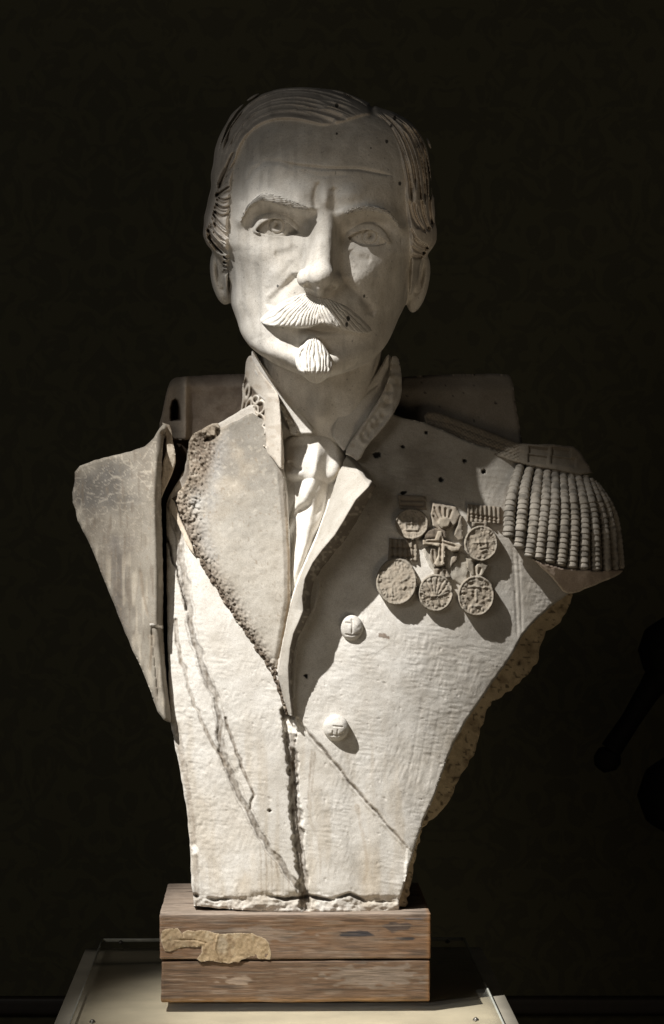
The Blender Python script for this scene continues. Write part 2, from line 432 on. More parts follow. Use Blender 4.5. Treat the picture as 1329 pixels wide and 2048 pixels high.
def build_head():
    h = 1.5
    u0, u1, v0, v1, d0, d1 = 396, 884, 164, 960, -500, 112
    gu = np.arange(u0, u1, h, dtype=np.float32); gv = np.arange(v0, v1, h, dtype=np.float32); gd = np.arange(d0, d1, h, dtype=np.float32)
    U2, V2 = np.meshgrid(gu, gv, indexing='ij')
    w, hf, hb, n = [a.astype(np.float32) for a in loft(U2, V2, 0)]
    R = face_relief(U2, V2)
    face_sd = spoly(U2, V2, chaikin(FACE, 2)).astype(np.float32)
    G = hair_grooves(U2, V2)
    lump = (2.5 * noise2(U2, V2, 26, 4)).astype(np.float32)
    hairm = ss(face_sd, -1, 7).astype(np.float32) * ss(-V2, -640, -545).astype(np.float32)
    inf_front = (10.5 + lump - G * 1.35) * hairm
    part = groove(U2, V2, [(742, 205), (746, 226), (752, 250)], 6, 11)
    inf_front = inf_front - part * hairm
    t = (np.abs(U2 - uCt(V2)) / w).astype(np.float32)
    tn = t ** n
    F = np.empty((len(gu), len(gv), len(gd)), np.float32)
    dc = dC(V2).astype(np.float32)
    for k, d in enumerate(gd):
        front = float(ss(np.array(d), -225, -150))
        e = d - R * front - dc
        sN = np.where(e > 0, e / hf, -e / hb)
        r = (tn + np.abs(sN) ** n) ** (1 / n)
        f = (r - 1) * np.maximum(np.minimum(w, np.where(e > 0, hf, hb)) * .9, 45)
        f = np.maximum(np.maximum(f, V2 - 764), 176.5 - V2)
        backhair = ss(-V2, -600, -540) * 8.0
        fh_ = float(ss(np.array(d), -330, -240))
        f -= inf_front * fh_ + (1 - fh_) * np.maximum(inf_front * .5, backhair * .8) + (1 - front) * fh_ * backhair * (face_sd < 0) * .8
        F[:, :, k] = f
    def box(c, r, pad=14):
        sl = []
        for q, g0, N in ((0, u0, len(gu)), (1, v0, len(gv)), (2, d0, len(gd))):
            a = max(0, int((c[q] - r[q] - pad - g0) / h)); b = min(N, int((c[q] + r[q] + pad - g0) / h) + 1); sl.append(slice(a, b))
        sl = tuple(sl)
        Ug, Vg, Dg = np.meshgrid(gu[sl[0]], gv[sl[1]], gd[sl[2]], indexing='ij')
        return sl, Ug, Vg, Dg
    # neck
    sl, a, b, c = box((642, 790, -215), (150, 190, 170))
    q = cone(a, b, c, (646, 640, -245), (634, 960, -355), 118, 130)
    q = smin(q, cone(a, b, c, (738, 700, -190), (672, 880, -215), 16, 18), 22)     # neck tendon
    q = smin(q, cone(a, b, c, (548, 700, -190), (618, 880, -220), 14, 16), 22)
    q = smin(q, ell(a, b, c, (640, 815, -178), (18, 26, 20)), 20)
    F[sl] = smin(F[sl], q, 16)
    # nose
    sl, a, b, c = box((645, 500, 20), (75, 110, 90))
    q = cone(a, b, c, (652, 424, -12), (643, 552, 26), 15, 24)
    q = smin(q, cone(a, b, c, (653, 438, -6), (644, 546, 48), 13.5, 19), 12)
    q = smin(q, cone(a, b, c, (651, 448, -30), (642, 556, -2), 27, 38), 14)
    q = smin(q, ell(a, b, c, (642, 551, 52), (26, 24, 25)), 10)
    q = smin(q, ell(a, b, c, (613, 556, 25), (19, 20, 27), 10), 6)
    q = smin(q, ell(a, b, c, (668, 561, 12), (17, 18, 25), -5), 6)
    q = smin(q, cone(a, b, c, (641, 574, 56), (640, 586, 14), 8, 10), 7)
    q = smax(q, -ell(a, b, c, (619, 574, 38), (11, 8, 18), 25), 2.5)
    q = smax(q, -ell(a, b, c, (663, 578, 34), (11, 8, 18), -20), 2.5)
    F[sl] = smin(F[sl], q, 9)
    # eyes
    for e, sx in ((EYE_L, 1), (EYE_R, -1)):
        cx, cy, cz = e['c']
        sl, a, b, c = box((cx, cy, cz + 20), (60, 50, 70), 4)
        A2, B2 = a[:, :, 0], b[:, :, 0]
        al = spoly(A2, B2, chaikin(e['almond'], 2))[:, :, None]
        ld = spoly(A2, B2, chaikin(e['lid'], 2))[:, :, None]
        f = F[sl]
        ball = ell(a, b, c, (cx, cy, cz), (52, 47, 48))
        lid = ell(a, b, c, (cx, cy, cz + 2), (63, 58, 62))
        lid = smax(lid, ld - 1.0, 4)
        low = ell(a, b, c, (cx, cy + 6, cz), (56, 45, 51.5))
        f = smin(f, low, 14)
        f = smin(f, smax(lid, b - (cy + 10), 3), 2)
        f = smax(f, -np.maximum(al, -(c - (cz + 10))), 2.0)
        f = np.minimum(f, ball)
        ix, iy = e['iris']
        ri = np.hypot(A2 - ix, (B2 - iy))[:, :, None]
        ring = np.exp(-((ri - 15) / 2.0) ** 2) * 4.2
        pup = np.exp(-((np.hypot(A2 - ix, B2 - iy + 1)[:, :, None]) / 5.5) ** 2) * 7
        cat = np.exp(-((np.hypot(A2 - ix + 4, B2 - iy + 3)[:, :, None]) / 2.6) ** 2) * 6
        f = f + (ring + pup * 1.9 - cat * 1.3) * (al < 0) * (c > cz + 20)
        F[sl] = f
    # ears
    for (c0, r0, cc, rc, rot) in (((443, 554, -228), (21, 56, 34), (440, 548, -192), (11, 38, 20), -10), ((837, 566, -228), (21, 60, 34), (839, 556, -192), (11, 39, 20), 12)):
        sl, a, b, c = box(c0, (36, 74, 46))
        q = ell(a, b, c, c0, r0, rot)
        q = smax(q, -ell(a, b, c, cc, rc, rot), 5)
        sgn = 1 if c0[0] < 600 else -1
        q = smin(q, ell(a, b, c, (cc[0] + sgn * 8, cc[1] + 12, -207), (8, 12, 12)), 5)
        q = smin(q, cone(a, b, c, (cc[0] - sgn * 2, cc[1] - 26, -204), (cc[0] + sgn * 4, cc[1] + 24, -204), 4, 4), 4)
        F[sl] = smin(F[sl], q, 6)
    pts, quads = surface_nets(F, u0, v0, d0, h)
    keep = (pts[quads][:, :, 1].max(1) < v1 - 8)
    quads = quads[keep]
    # fine skin unevenness
    U, V, D = pts.T
    nz = noise3(U, V, D, 34, 2) * 1.1 + noise3(U, V, D, 11, 5) * .6 + noise3(U, V, D, 4.5, 7) * .35
    U = U + nz * .15; D = D + nz * .8
    pts = np.stack([U, V, D], 1)
    fs = spoly(U.astype(np.float32), V.astype(np.float32), chaikin(FACE, 2))
    isear = ((np.abs(U - 443) < 30) & (V > 500) & (fs > 0)) | ((np.abs(U - 838) < 30) & (V > 515) & (fs > 0))
    hv = ((fs > 1.5) | (D < -190)) & (V < 560) & ~isear
    P = np.ones((len(U), 3), np.float32) * .97
    dirt = ss(noise3(U, V * .35, D, 26, 8), .1, .8) * .14 +   .13 * ss(noise3(U * 1.6, V * .1, D * .6, 14, 18), .1, .7) + .5 * ss(noise3(U, V, D, 3.4, 28), .78, .9)
    P *= (1 - dirt)[:, None]
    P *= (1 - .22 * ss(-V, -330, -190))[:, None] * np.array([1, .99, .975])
    for (x, y, r) in ((674, 211, 3.5), (674, 267, 2), (790, 236, 3.5), (783, 252, 2.5), (774, 283, 3), (800, 367, 3), (556, 572, 2), (729, 592, 2.4), (697, 637, 4), (695, 646, 3), (742, 296, 1.5)):
        P *= (1 - .85 * (np.hypot(U - x, (V - y) * .7) < r) * (D > -260))[:, None]
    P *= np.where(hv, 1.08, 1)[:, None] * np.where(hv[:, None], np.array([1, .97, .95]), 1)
    rx = ss(gauss(U, V, 838, 295, 14, 40), .4, .9) * (D > -300)
    P *= (1 - .5 * rx * ss(noise3(U, V, D, 7, 3), -.2, .5))[:, None]
    X, Y, Z = at(U, V, D)
    XYZ = np.stack([X, Y, Z], 1)
    fh = hv[quads].sum(1) >= 2
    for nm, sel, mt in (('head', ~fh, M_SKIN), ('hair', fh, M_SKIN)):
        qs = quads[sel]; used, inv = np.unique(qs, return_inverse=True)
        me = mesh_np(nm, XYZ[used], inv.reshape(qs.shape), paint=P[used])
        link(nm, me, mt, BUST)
build_head()

# strands carved on moustache, goatee and eyebrows
def strand_field(U, V, focus, freq, seed, bend=0.0, radial=True):
    ang = np.arctan2(V - focus[1], U - focus[0]); rad = np.hypot(U - focus[0], V - focus[1])
    ph = ang * freq + bend * rad + 1.6 * noise2(U, V, 24, seed) + .5 * noise2(U, V, 8, seed + 2)
    s = np.abs(np.sin(ph)) ** .7
    return s, ph
MOUS = [(519, 641), (527, 631), (545, 617), (562, 604), (580, 594), (598, 588), (618, 584), (640, 590), (662, 598), (690, 610), (712, 624), (730, 641), (746, 660), (738, 667), (718, 667), (695, 662), (668, 655), (648, 647), (634, 650), (618, 656), (598, 657), (572, 653), (548, 653), (530, 650)]
def mous_d(U, V, E):
    base = face_depth(U, V)
    top = np.interp(U, [519, 560, 618, 690, 746], [636, 602, 584, 608, 658]); bot = np.interp(U, [519, 560, 618, 640, 690, 746], [648, 653, 656, 648, 660, 667])
    t = np.clip((V - top) / (bot - top + 1e-3), 0, 1)
    h = .5 + 31 * t ** .85 * np.interp(U, [519, 545, 600, 660, 720, 746], [.35, .75, 1, 1, .7, .3])
    fl = np.where(U < 636, 1, 1)
    ang = np.where(U < 636, np.arctan2(V - 560, U - 650), np.arctan2(V - 560, U - 625))
    ph = ang * 42 + 1.8 * noise2(U, V, 26, 3) + .7 * noise2(U, V, 7, 13) + .012 * (V - 600)
    s = np.abs(np.sin(ph)) ** .6
    s2 = np.abs(np.sin(ph * 2.3 + 2)) ** .8
    amp = 3.8 * (1 + .5 * noise2(U, V, 9, 23)) * ss(E, 0, 4) * np.interp(U, [519, 660, 700, 746], [1, 1, .55, .55])
    return base + h + (s - .6) * amp + (s2 - .5) * 1.2 * ss(E, 0, 4) + 1.0 * noise2(U, V, 9, 5)
slab('moustache', MOUS, mous_d, M_SKIN, step=1.1, thick=26, smooth_n=1, jagged=1.4, rnd=3, paint=lambda U, V, E: np.ones((len(U), 3)) * np.where((np.hypot(U - 697, (V - 637) * .6) < 3.5) | (np.hypot(U - 694, (V - 649) * .6) < 3), .12, 1.02)[:, None])
GOAT = [(609, 688), (617, 677), (630, 671), (639, 677), (649, 692), (660, 709), (666, 727), (664, 743), (656, 755), (643, 765), (631, 768), (617, 762), (604, 750), (594, 736), (590, 719), (593, 703), (600, 693)]
def goat_d(U, V, E):
    base = np.interp(V, [670, 700, 742, 766], [2, 4, 6, -14])
    t = np.clip((V - 678) / 86, 0, 1)
    h = 8 + 20 * np.sin(np.clip(t * 1.1 + .12, 0, 1) * math.pi / 2) - 16 * ss(t, .8, 1) - 16 * (np.abs(U - 629) / 40) ** 2
    q = (U - 631) / np.interp(V, [678, 710, 735, 766], [20, 37, 37, 16])
    ph = q * 12 + 2.6 * noise2(U, V * .4, 14, 9) + .8 * noise2(U, V * .5, 6, 1)
    s = np.abs(np.sin(ph)) ** .6
    return base + h + (s - .6) * 5.2 * ss(E, 0, 4) + .8 * noise2(U, V, 8, 5)
slab('goatee', GOAT, goat_d, M_SKIN, step=1.1, thick=34, smooth_n=1, jagged=2.0, rnd=7, paint=lambda U, V, E: np.ones((len(U), 3)) * 1.0)
def brow(name, mid, wid, sgn):
    wid = [x * 1.15 for x in wid]
    P = np.array(mid, float); T = np.gradient(P, axis=0); N = np.stack([-T[:, 1], T[:, 0]], 1); N /= np.hypot(*N.T)[:, None]
    w = np.array(wid)[:, None]
    poly = [tuple(p) for p in P + N * w] + [tuple(p) for p in (P - N * w)[::-1]]
    def dfn(U, V, E):
        d, t, s = pdist(U, V, mid)
        ph = (d * s) * .95 + t * 34 + 1.8 * noise2(U, V, 9, 3)
        st = np.abs(np.sin(ph)) ** .7
        return face_depth(U, V) + 8.0 + (st - .5) * 8
    slab(name, poly, dfn, M_SKIN, step=1.2, thick=14, smooth_n=1, jagged=1.0, rnd=3, seed=sgn + 5, paint=lambda U, V, E: np.ones((len(U), 3)) * .97)
brow('eyebrow', [(481, 444), (490, 420), (507, 402), (527, 392), (555, 399), (588, 410), (616, 418)], [.6, 2.5, 4, 7, 7.5, 6, 4], 1)
brow('eyebrow', [(690, 427), (706, 420), (735, 416), (765, 421), (786, 433), (804, 460)], [2.5, 4, 5, 4.5, 3, .8], 2)

# ================================================================== TORSO
Pv = prof([(700, -250), (800, -226), (850, -210), (950, -174), (1050, -142), (1150, -112), (1280, -82), (1420, -56), (1560, -38), (1700, -24), (1822, -14)])
def T(U, V):
    """depth of the chest surface"""
    Aw = sinterp(V, [800, 1000, 1300, 1500, 1822], [500, 500, 450, 380, 330])
    x = np.abs(U - 600) / Aw
    drop = sinterp(V, [800, 950, 1150, 1400, 1822], [110, 140, 165, 130, 70]) * np.where(U < 600, .62, .72)
    r = Pv(V) - drop * x ** 2.2
    # the right breast swells a little
    r = r + 26 * gauss(U, V, 800, 1230, 190, 200) + 12 * gauss(U, V, 450, 1180, 120, 200)
    return r + 2.0 * fbm(U, V, 70, 3, 4) + .35 * fbm(U, V, 14, 2, 9)

GR = np.array
def mixc(P, m, col):
    m = np.clip(m * np.ones(len(P)), 0, 1)[:, None]; return P * (1 - m) + np.array(col, np.float32) * m
BROWN = (.33, .27, .21); GREY = (.52, .51, .50); DARK = (.12, .10, .085); WHITE = (1.22, 1.22, 1.22); OCHRE = (.80, .66, .47)

CRACK_A = [(345, 995), (362, 1045), (388, 1095), (420, 1152), (445, 1192), (470, 1230), (495, 1268), (520, 1305), (548, 1350), (563, 1388), (576, 1428)]
CRACK_B = [(574, 1425), (580, 1470), (583, 1520), (588, 1580), (592, 1640), (600, 1705), (607, 1765), (611, 1812)]
SEAM_C = [(598, 1440), (612, 1460), (630, 1481), (648, 1499), (664, 1521), (683, 1541), (700, 1566), (716, 1582), (738, 1609), (757, 1627), (775, 1651), (796, 1672), (815, 1694)]
BAND_D = [(342, 1006), (353, 1050), (362, 1089), (369, 1140), (374, 1198), (386, 1265), (402, 1325), (429, 1384), (440, 1438), (439, 1476), (448, 1514), (472, 1570), (497, 1623), (520, 1668), (547, 1708), (572, 1742), (594, 1771)]
BAND_E = [(352, 1240), (359, 1298), (372, 1350), (387, 1400), (404, 1446), (420, 1476), (434, 1501), (450, 1530)]
BAND_F = [(452, 1436), (462, 1470), (474, 1508), (488, 1543), (500, 1570), (509, 1590), (503, 1602), (501, 1618)]
CRACK_G = [(333, 1075), (343, 1112), (356, 1149), (366, 1190), (373, 1220)]
for _n, _s in (('CRACK_B', 3), ('BAND_D', 4), ('BAND_E', 5), ('BAND_F', 6), ('CRACK_G', 7)):
    globals()[_n] = jag(globals()[_n], 3.2, step=11, seed=_s, closed=False)
def body_rel(U, V):
    R = np.zeros(len(U), np.float32)
    R -= 50 * gauss(U, V, 390, 925, 38, 80)
    # left lower panel sits a bit behind the rim of the crack; groove every seam
    def cr(P, w, d, seed): 
        nonlocal R
        dd, t, s = pdist(U, V, P)
        ww = w * (1 + .3 * noise2(U, V, 26, seed) + .22 * noise2(U, V, 5, seed + 1) + .2 * noise2(U, V, 13, seed + 2))
        R -= 1.25 * d * ss(-dd, -ww, -ww * .5)
        R += (w * .11) * ss(-dd, -ww, 0) * (noise2(U, V, 4.5, seed) + noise2(U, V * .4, 9, seed + 3))
    cr(CRACK_B, 13, 13, 1); cr(BAND_D, 6.5, 3.2, 2); cr(BAND_E, 4, 2.4, 3); cr(BAND_F, 3, 3.2, 4); cr(CRACK_G, 3, 7, 5)
    # seam C: the breast overlaps the lower triangle
    dd, t, s = pdist(U, V, SEAM_C)
    fade = ss(1 - t, 0, .25)
    dd = np.abs(dd + 1.2 * noise2(U, V, 9, 61))
    R -= 7 * np.exp(-(dd / (3.0 + 1.2 * noise2(U, V, 16, 62))) ** 2) * (.35 + .65 * fade)
    tri = inside(U, V, [(598, 1440), (664, 1520), (738, 1608), (815, 1694), (805, 1830), (611, 1830), (592, 1640), (583, 1520)])
    R -= np.where(tri, 6 * ss(dd, 0, 10), 0)
    R += np.where(s < 0, 1, 0) * 3 * np.exp(-(dd / 10) ** 2)
    # shallow modelling: drapery lines, dents
    R += 5 * fbm(U * 1.4 - V * .5, V * .35 + U * .3, 60, 2, 12) * ss(V, 1500, 1600)
    for k in range(8):
        x = 820 + k * 13 + (k % 3) * 5
        R -= groove(U, V, [(x + 30, 1370 + k * 9), (x + 8, 1500), (x - 22, 1640 + (k % 2) * 20)], 2.2, .4, k)
    R -= groove(U, V, [(1026, 1090), (1030, 1160), (1033, 1220), (1036, 1285)], 3, 1.4, 3) + groove(U, V, [(1036, 1090), (1040, 1160), (1043, 1220), (1044, 1280)], 2, 1.2, 4)
    # brush strokes, dents and trowel marks
    R += .55 * noise2(U * .22 + V * .12, V - U * .15, 3.4, 81) * ss(noise2(U, V, 60, 82), -.4, .3)
    R += .5 * noise2(U + V * .3, V * .2 - U * .05, 3.2, 83) * ss(noise2(U, V, 50, 84), 0, .5)
    R -= 1.1 * ss(noise2(U * .7 + V * .4, V - U * .5, 7, 85), .70, .9) * ss(noise2(U, V, 70, 87), -.1, .5)
    R -= 1.5 * ss(noise2(U, V, 3.6, 86), .83, .93)
    # fingertip dabs
    R += 0.4 * fbm(U, V, 13, 3, 17) * ss(V, 1200, 1320)
    R += 0.8 * fbm(U, V, 7, 2, 27) * (U < 480) * (V > 1380)
    for (x, y, r) in ((754, 910, 7), (806, 893, 3.5), (929, 922, 4), (968, 943, 4.5), (882, 960, 5), (808, 986, 5), (966, 1018, 4), (612, 1352, 4), (852, 865, 3), (540, 1621, 3)):
        R -= 14 * (np.hypot(U - x, V - y) < r + 1.5 * noise2(U, V, 4, 3))
    # ragged foot
    foot = ss(V + 6 * noise2(U, V, 30, 6), 1778, 1800)
    R += foot * (7 * fbm(U * .45, V * 1.6, 16, 3, 33) - 4 + 3.5 * fbm(U, V, 7, 3, 35))
    dd, t, s = pdist(U, V, [(388, 1790), (430, 1800), (470, 1795), (520, 1790), (570, 1798), (620, 1792), (660, 1800), (700, 1788), (740, 1806), (798, 1800)])
    R -= 13 * ss(-dd, -5 - 3 * noise2(U, V, 14, 2), -1) * ss(noise2(U, V * .3, 24, 31), -.35, .1)
    return R
def body_paint(U, V, E):
    P = np.ones((len(U), 3), np.float32)
    P = mixc(P, .9 * gauss(U, V, 388, 925, 40, 80), (.2, .16, .13))
    # broad discolouration; the last two lines also paint shade
    P = mixc(P, .5 * ss(fbm(U, V, 130, 4, 2), -.1, .6), (.80, .76, .70))
    P = mixc(P, .6 * ss(fbm(U * 2.4, V * .35, 60, 4, 22), .0, .45) * ss(V, 1340, 1560) * .8, (.72, .65, .55))
    P = mixc(P, .5 * gauss(U, V, 470, 1745, 70, 60) * ss(fbm(U, V * .4, 30, 3, 5), -.3, .5), OCHRE)
    P = mixc(P, .35 * gauss(U, V, 735, 1755, 20, 70), OCHRE)
    P = mixc(P, .8 * ss(-V, -1080, -960) * ss(U, 640, 740), (.40, .385, .36)); P = mixc(P, .5 * ss(fbm(U, V, 60, 4, 52), -.1, .5) * ss(-V, -1130, -980) * ss(U, 640, 740), (.22, .20, .175))  # upper right chest: head's shadow deepened in the colour, together with dirt
    P = mixc(P, .75 * ss(U, 780, 1040), (.56, .545, .52))  # painted shade: chest darkens to the right, turning from the key
    def st(Pl, w, m, col, seed):
        nonlocal P
        dd, t, s = pdist(U, V, Pl)
        ww = w * (1 + .35 * noise2(U, V, 26, seed) + .3 * noise2(U, V, 7, seed + 1))
        ww = ww * np.interp(t, [0, .35, 1], [1.15, .95, .8])
        P = mixc(P, m * (.88 + .4 * noise2(U * 1.3, V * .22, 3.4, seed + 60)) * ss(-dd, -ww, -ww * .5) * (.78 + .35 * noise2(U, V, 5, seed + 5)), col)
        P = mixc(P, .55 * m * (w > 5) * ss(-np.abs(dd - ww * .85), -2.2, -.6) * ss(noise2(U, V, 9, seed + 8), -.5, .2), (.13, .105, .085))
    st(CRACK_B, 12, .95, (.17, .135, .105), 1); st(BAND_D, 7.5, .88, (.24, .205, .17), 2); st(BAND_E, 4.8, .8, (.28, .23, .18), 3); st(BAND_F, 4, .85, (.22, .18, .14), 4); st(CRACK_G, 4, .9, DARK, 5)
    st([(x - 9, y + 3) for x, y in BAND_D], 1.3, .6, (.16, .12, .09), 71); st([(x + 10, y - 2) for x, y in BAND_D[:60]], 1.2, .5, (.3, .24, .18), 72); st([(x + 9, y) for x, y in CRACK_B], 1.6, .6, (.2, .16, .12), 73)
    st(SEAM_C, 3.5, .75, (.28, .23, .19), 6)
    st([(627, 1505), (622, 1560), (618, 1610), (622, 1645), (637, 1680), (642, 1720), (640, 1765)], 4.5, .32, (.55, .47, .38), 7)
    st([(624, 1500), (619, 1560), (615, 1615)], 1.6, .7, (.42, .34, .27), 8); st([(631, 1505), (626, 1560), (622, 1620)], 1.3, .6, (.42, .34, .27), 9)
    st([(715, 1612), (722, 1650), (730, 1690), (736, 1740), (728, 1765)], 5, .45, (.55, .45, .34), 10)
    for k in range(9):
        x = 520 + k * 11; st([(x, 1690 + 12 * k), (x + 3, 1730 + 6 * k), (x + 2, 1795)], 1.6, .55, (.45, .37, .29), 40 + k)
    st([(352, 1450), (362, 1500), (375, 1570), (385, 1640), (390, 1720), (395, 1800)], 7, .65, (.42, .36, .30), 11)
    # chipped white plaster
    w = gauss(U, V, 577, 1450, 26, 16) + gauss(U, V, 598, 1456, 14, 12) + gauss(U, V, 391, 1700, 8, 12)
    P = mixc(P, ss(w + .3 * noise2(U, V, 6, 4), .45, .6), WHITE)
    # a flake and scratches
    P = mixc(P, ss(gauss(U, V, 768, 1272, 15, 6, 20) + .35 * noise2(U, V, 5, 8), .5, .65), (.42, .36, .32))
    st([(740, 1322), (755, 1305), (778, 1290)], 1.6, .6, (.4, .36, .32), 12)
    for (x, y, r) in ((754, 910, 7), (806, 893, 3.5), (929, 922, 4), (968, 943, 4.5), (882, 960, 5), (808, 986, 5), (966, 1018, 4), (612, 1352, 4), (852, 865, 3)):
        P = mixc(P, .9 * (np.hypot(U - x, V - y) < r + 1.5 * noise2(U, V, 4, 3)), (.03, .03, .03))
    # darker gaps and brown mottling in the ragged foot
    dd, t, s = pdist(U, V, [(388, 1790), (430, 1800), (470, 1795), (520, 1790), (570, 1798), (620, 1792), (660, 1800), (700, 1788), (740, 1806), (798, 1800)])
    P = mixc(P, .75 * ss(-dd, -6, -1) * ss(noise2(U, V * .3, 24, 31), -.35, .1), DARK)
    P = mixc(P, .35 * ss(V, 1775, 1815) * ss(noise2(U, V, 12, 19), -.2, .4), (.5, .42, .34))
    P = mixc(P, .7 * ss(noise2(U, V, 3.2, 77), .82, .9), (.35, .3, .26))
    return P

EDGE_A = [(1140, 1186), (1105, 1211), (1072, 1240), (1046, 1270), (1030, 1300), (1008, 1335), (988, 1362), (962, 1400), (934, 1440), (912, 1480), (896, 1515), (884, 1550), (866, 1600), (846, 1645), (832, 1690), (818, 1735), (806, 1780), (799, 1800), (799, 1822)]
COAT = [(333, 1010), (340, 990), (370, 940), (380, 880), (440, 845), (500, 810), (560, 800), (720, 800), (805, 835), (850, 845), (890, 862), (940, 885), (1010, 905), (1070, 925), (1150, 950), (1200, 990), (1228, 1060), (1236, 1120), (1190, 1165)] + EDGE_A + [(740, 1826), (680, 1823), (600, 1825), (520, 1822), (430, 1816), (388, 1812), (383, 1760), (381, 1700), (374, 1620), (362, 1550), (350, 1490), (341, 1440), (336, 1300), (334, 1150)]
OPEN = [(500, 700), (545, 790), (560, 870), (572, 985), (578, 1100), (580, 1210), (600, 1150), (640, 1060), (670, 985), (700, 905), (760, 830), (780, 720)]
def coat_d(U, V, E):
    sd = spoly(U, V, OPEN)
    return T(U, V) + body_rel(U, V) - 55 * ss(-sd, 0, 8)
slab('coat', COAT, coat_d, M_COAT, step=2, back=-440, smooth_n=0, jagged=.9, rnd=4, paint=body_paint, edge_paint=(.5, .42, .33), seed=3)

# inner shell seen beyond the broken right edge
SHELL = [(1020, 1180), (1140, 1180), (1146, 1190), (1133, 1225), (1112, 1252), (1092, 1262), (1084, 1285), (1078, 1318), (1062, 1342), (1030, 1372), (1004, 1394), (984, 1402), (970, 1436), (960, 1468), (952, 1500), (936, 1532), (918, 1560), (908, 1585), (900, 1600), (880, 1625), (858, 1642), (845, 1655), (834, 1700), (822, 1770), (812, 1815), (780, 1815), (760, 1700), (850, 1500), (930, 1350)]
def shell_d(U, V, E):
    dd, t, s = pdist(U, V, EDGE_A)
    return T(U, V) - 28 - .85 * dd + 5 * fbm(U, V, 24, 3, 6)
def shell_paint(U, V, E):
    P = np.ones((len(U), 3), np.float32) * np.array([.85, .72, .52])
    P = mixc(P, .6 * ss(fbm(U, V, 18, 3, 8), .05, .5), (.26, .19, .12))
    return mixc(P, .8 * ss(noise2(U, V, 5, 9), .5, .7), (.12, .09, .06))
slab('broken_shell', SHELL, shell_d, M_WORN, step=2.5, back=-450, smooth_n=0, jagged=3, rnd=4, paint=shell_paint, edge_paint=(.4, .33, .24), seed=5)
# core closing the gaps in the broken shoulder, painted dark for their shade
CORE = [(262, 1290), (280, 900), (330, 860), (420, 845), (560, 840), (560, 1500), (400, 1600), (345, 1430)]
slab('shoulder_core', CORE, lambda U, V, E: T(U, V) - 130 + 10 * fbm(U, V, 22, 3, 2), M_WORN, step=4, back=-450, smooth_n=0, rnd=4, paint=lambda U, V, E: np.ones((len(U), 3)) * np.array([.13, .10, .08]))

# left front panel with pitted, weathered shoulder
LP = [(378, 884), (386, 868), (405, 858), (425, 847), (436, 846), (441, 856), (454, 851), (484, 836), (505, 826), (545, 850), (560, 890), (566, 932), (571, 985), (577, 1060), (580, 1130), (580, 1205), (568, 1280), (556, 1345), (551, 1352), (540, 1330), (520, 1300), (496, 1262), (470, 1225), (446, 1186), (422, 1147), (392, 1092), (368, 1045), (352, 1003), (356, 985), (372, 965), (380, 940), (376, 915)]
def pitmap(U, V):
    dd, t, s = pdist(U, V, CRACK_A)
    a = gauss(U, V, 400, 900, 42, 50) + gauss(U, V, 375, 1000, 36, 50) + .9 * np.exp(-(dd / np.interp(V, [1000, 1350], [34, 12])) ** 2)
    d2, t, s = pdist(U, V, [(400, 862), (380, 900), (380, 940), (354, 1003)])
    a = a + 1.1 * np.exp(-(d2 / 26) ** 2)
    return np.clip(a, 0, 1)
def lp_d(U, V, E):
    m = pitmap(U, V)
    r = T(U, V) + 20 * np.interp(V, [1000, 1345], [1, .35])
    sd = E
    dd, t, s = pdist(U, V, [(560, 890), (566, 932), (571, 985), (577, 1060), (580, 1130), (580, 1205), (556, 1345)])
    r = r - 10 * np.clip(1 - dd / 12, 0, 1)                                   # chamfered front edge
    r = r + 6 * gauss(U, V, 470, 1000, 40, 120)
    r = r - m * (7 * ss(fbm(U, V, 19, 4, 41), .15, .6) + 3.4 * noise2(U, V, 4.4, 42) + 4.2 * noise2(U, V, 2.5, 45) - 1) - 5 * m
    r = r - 22 * ss(gauss(U, V, 420, 878, 13, 7, -20) + .25 * noise2(U, V, 6, 5), .45, .7) - 18 * ss(gauss(U, V, 437, 865, 6, 12) + .2 * noise2(U, V, 6, 5), .45, .7)
    r = r - 26 * gauss(U, V, 385, 895, 30, 45)
    return r + 1.0 * fbm(U, V, 12, 3, 50)
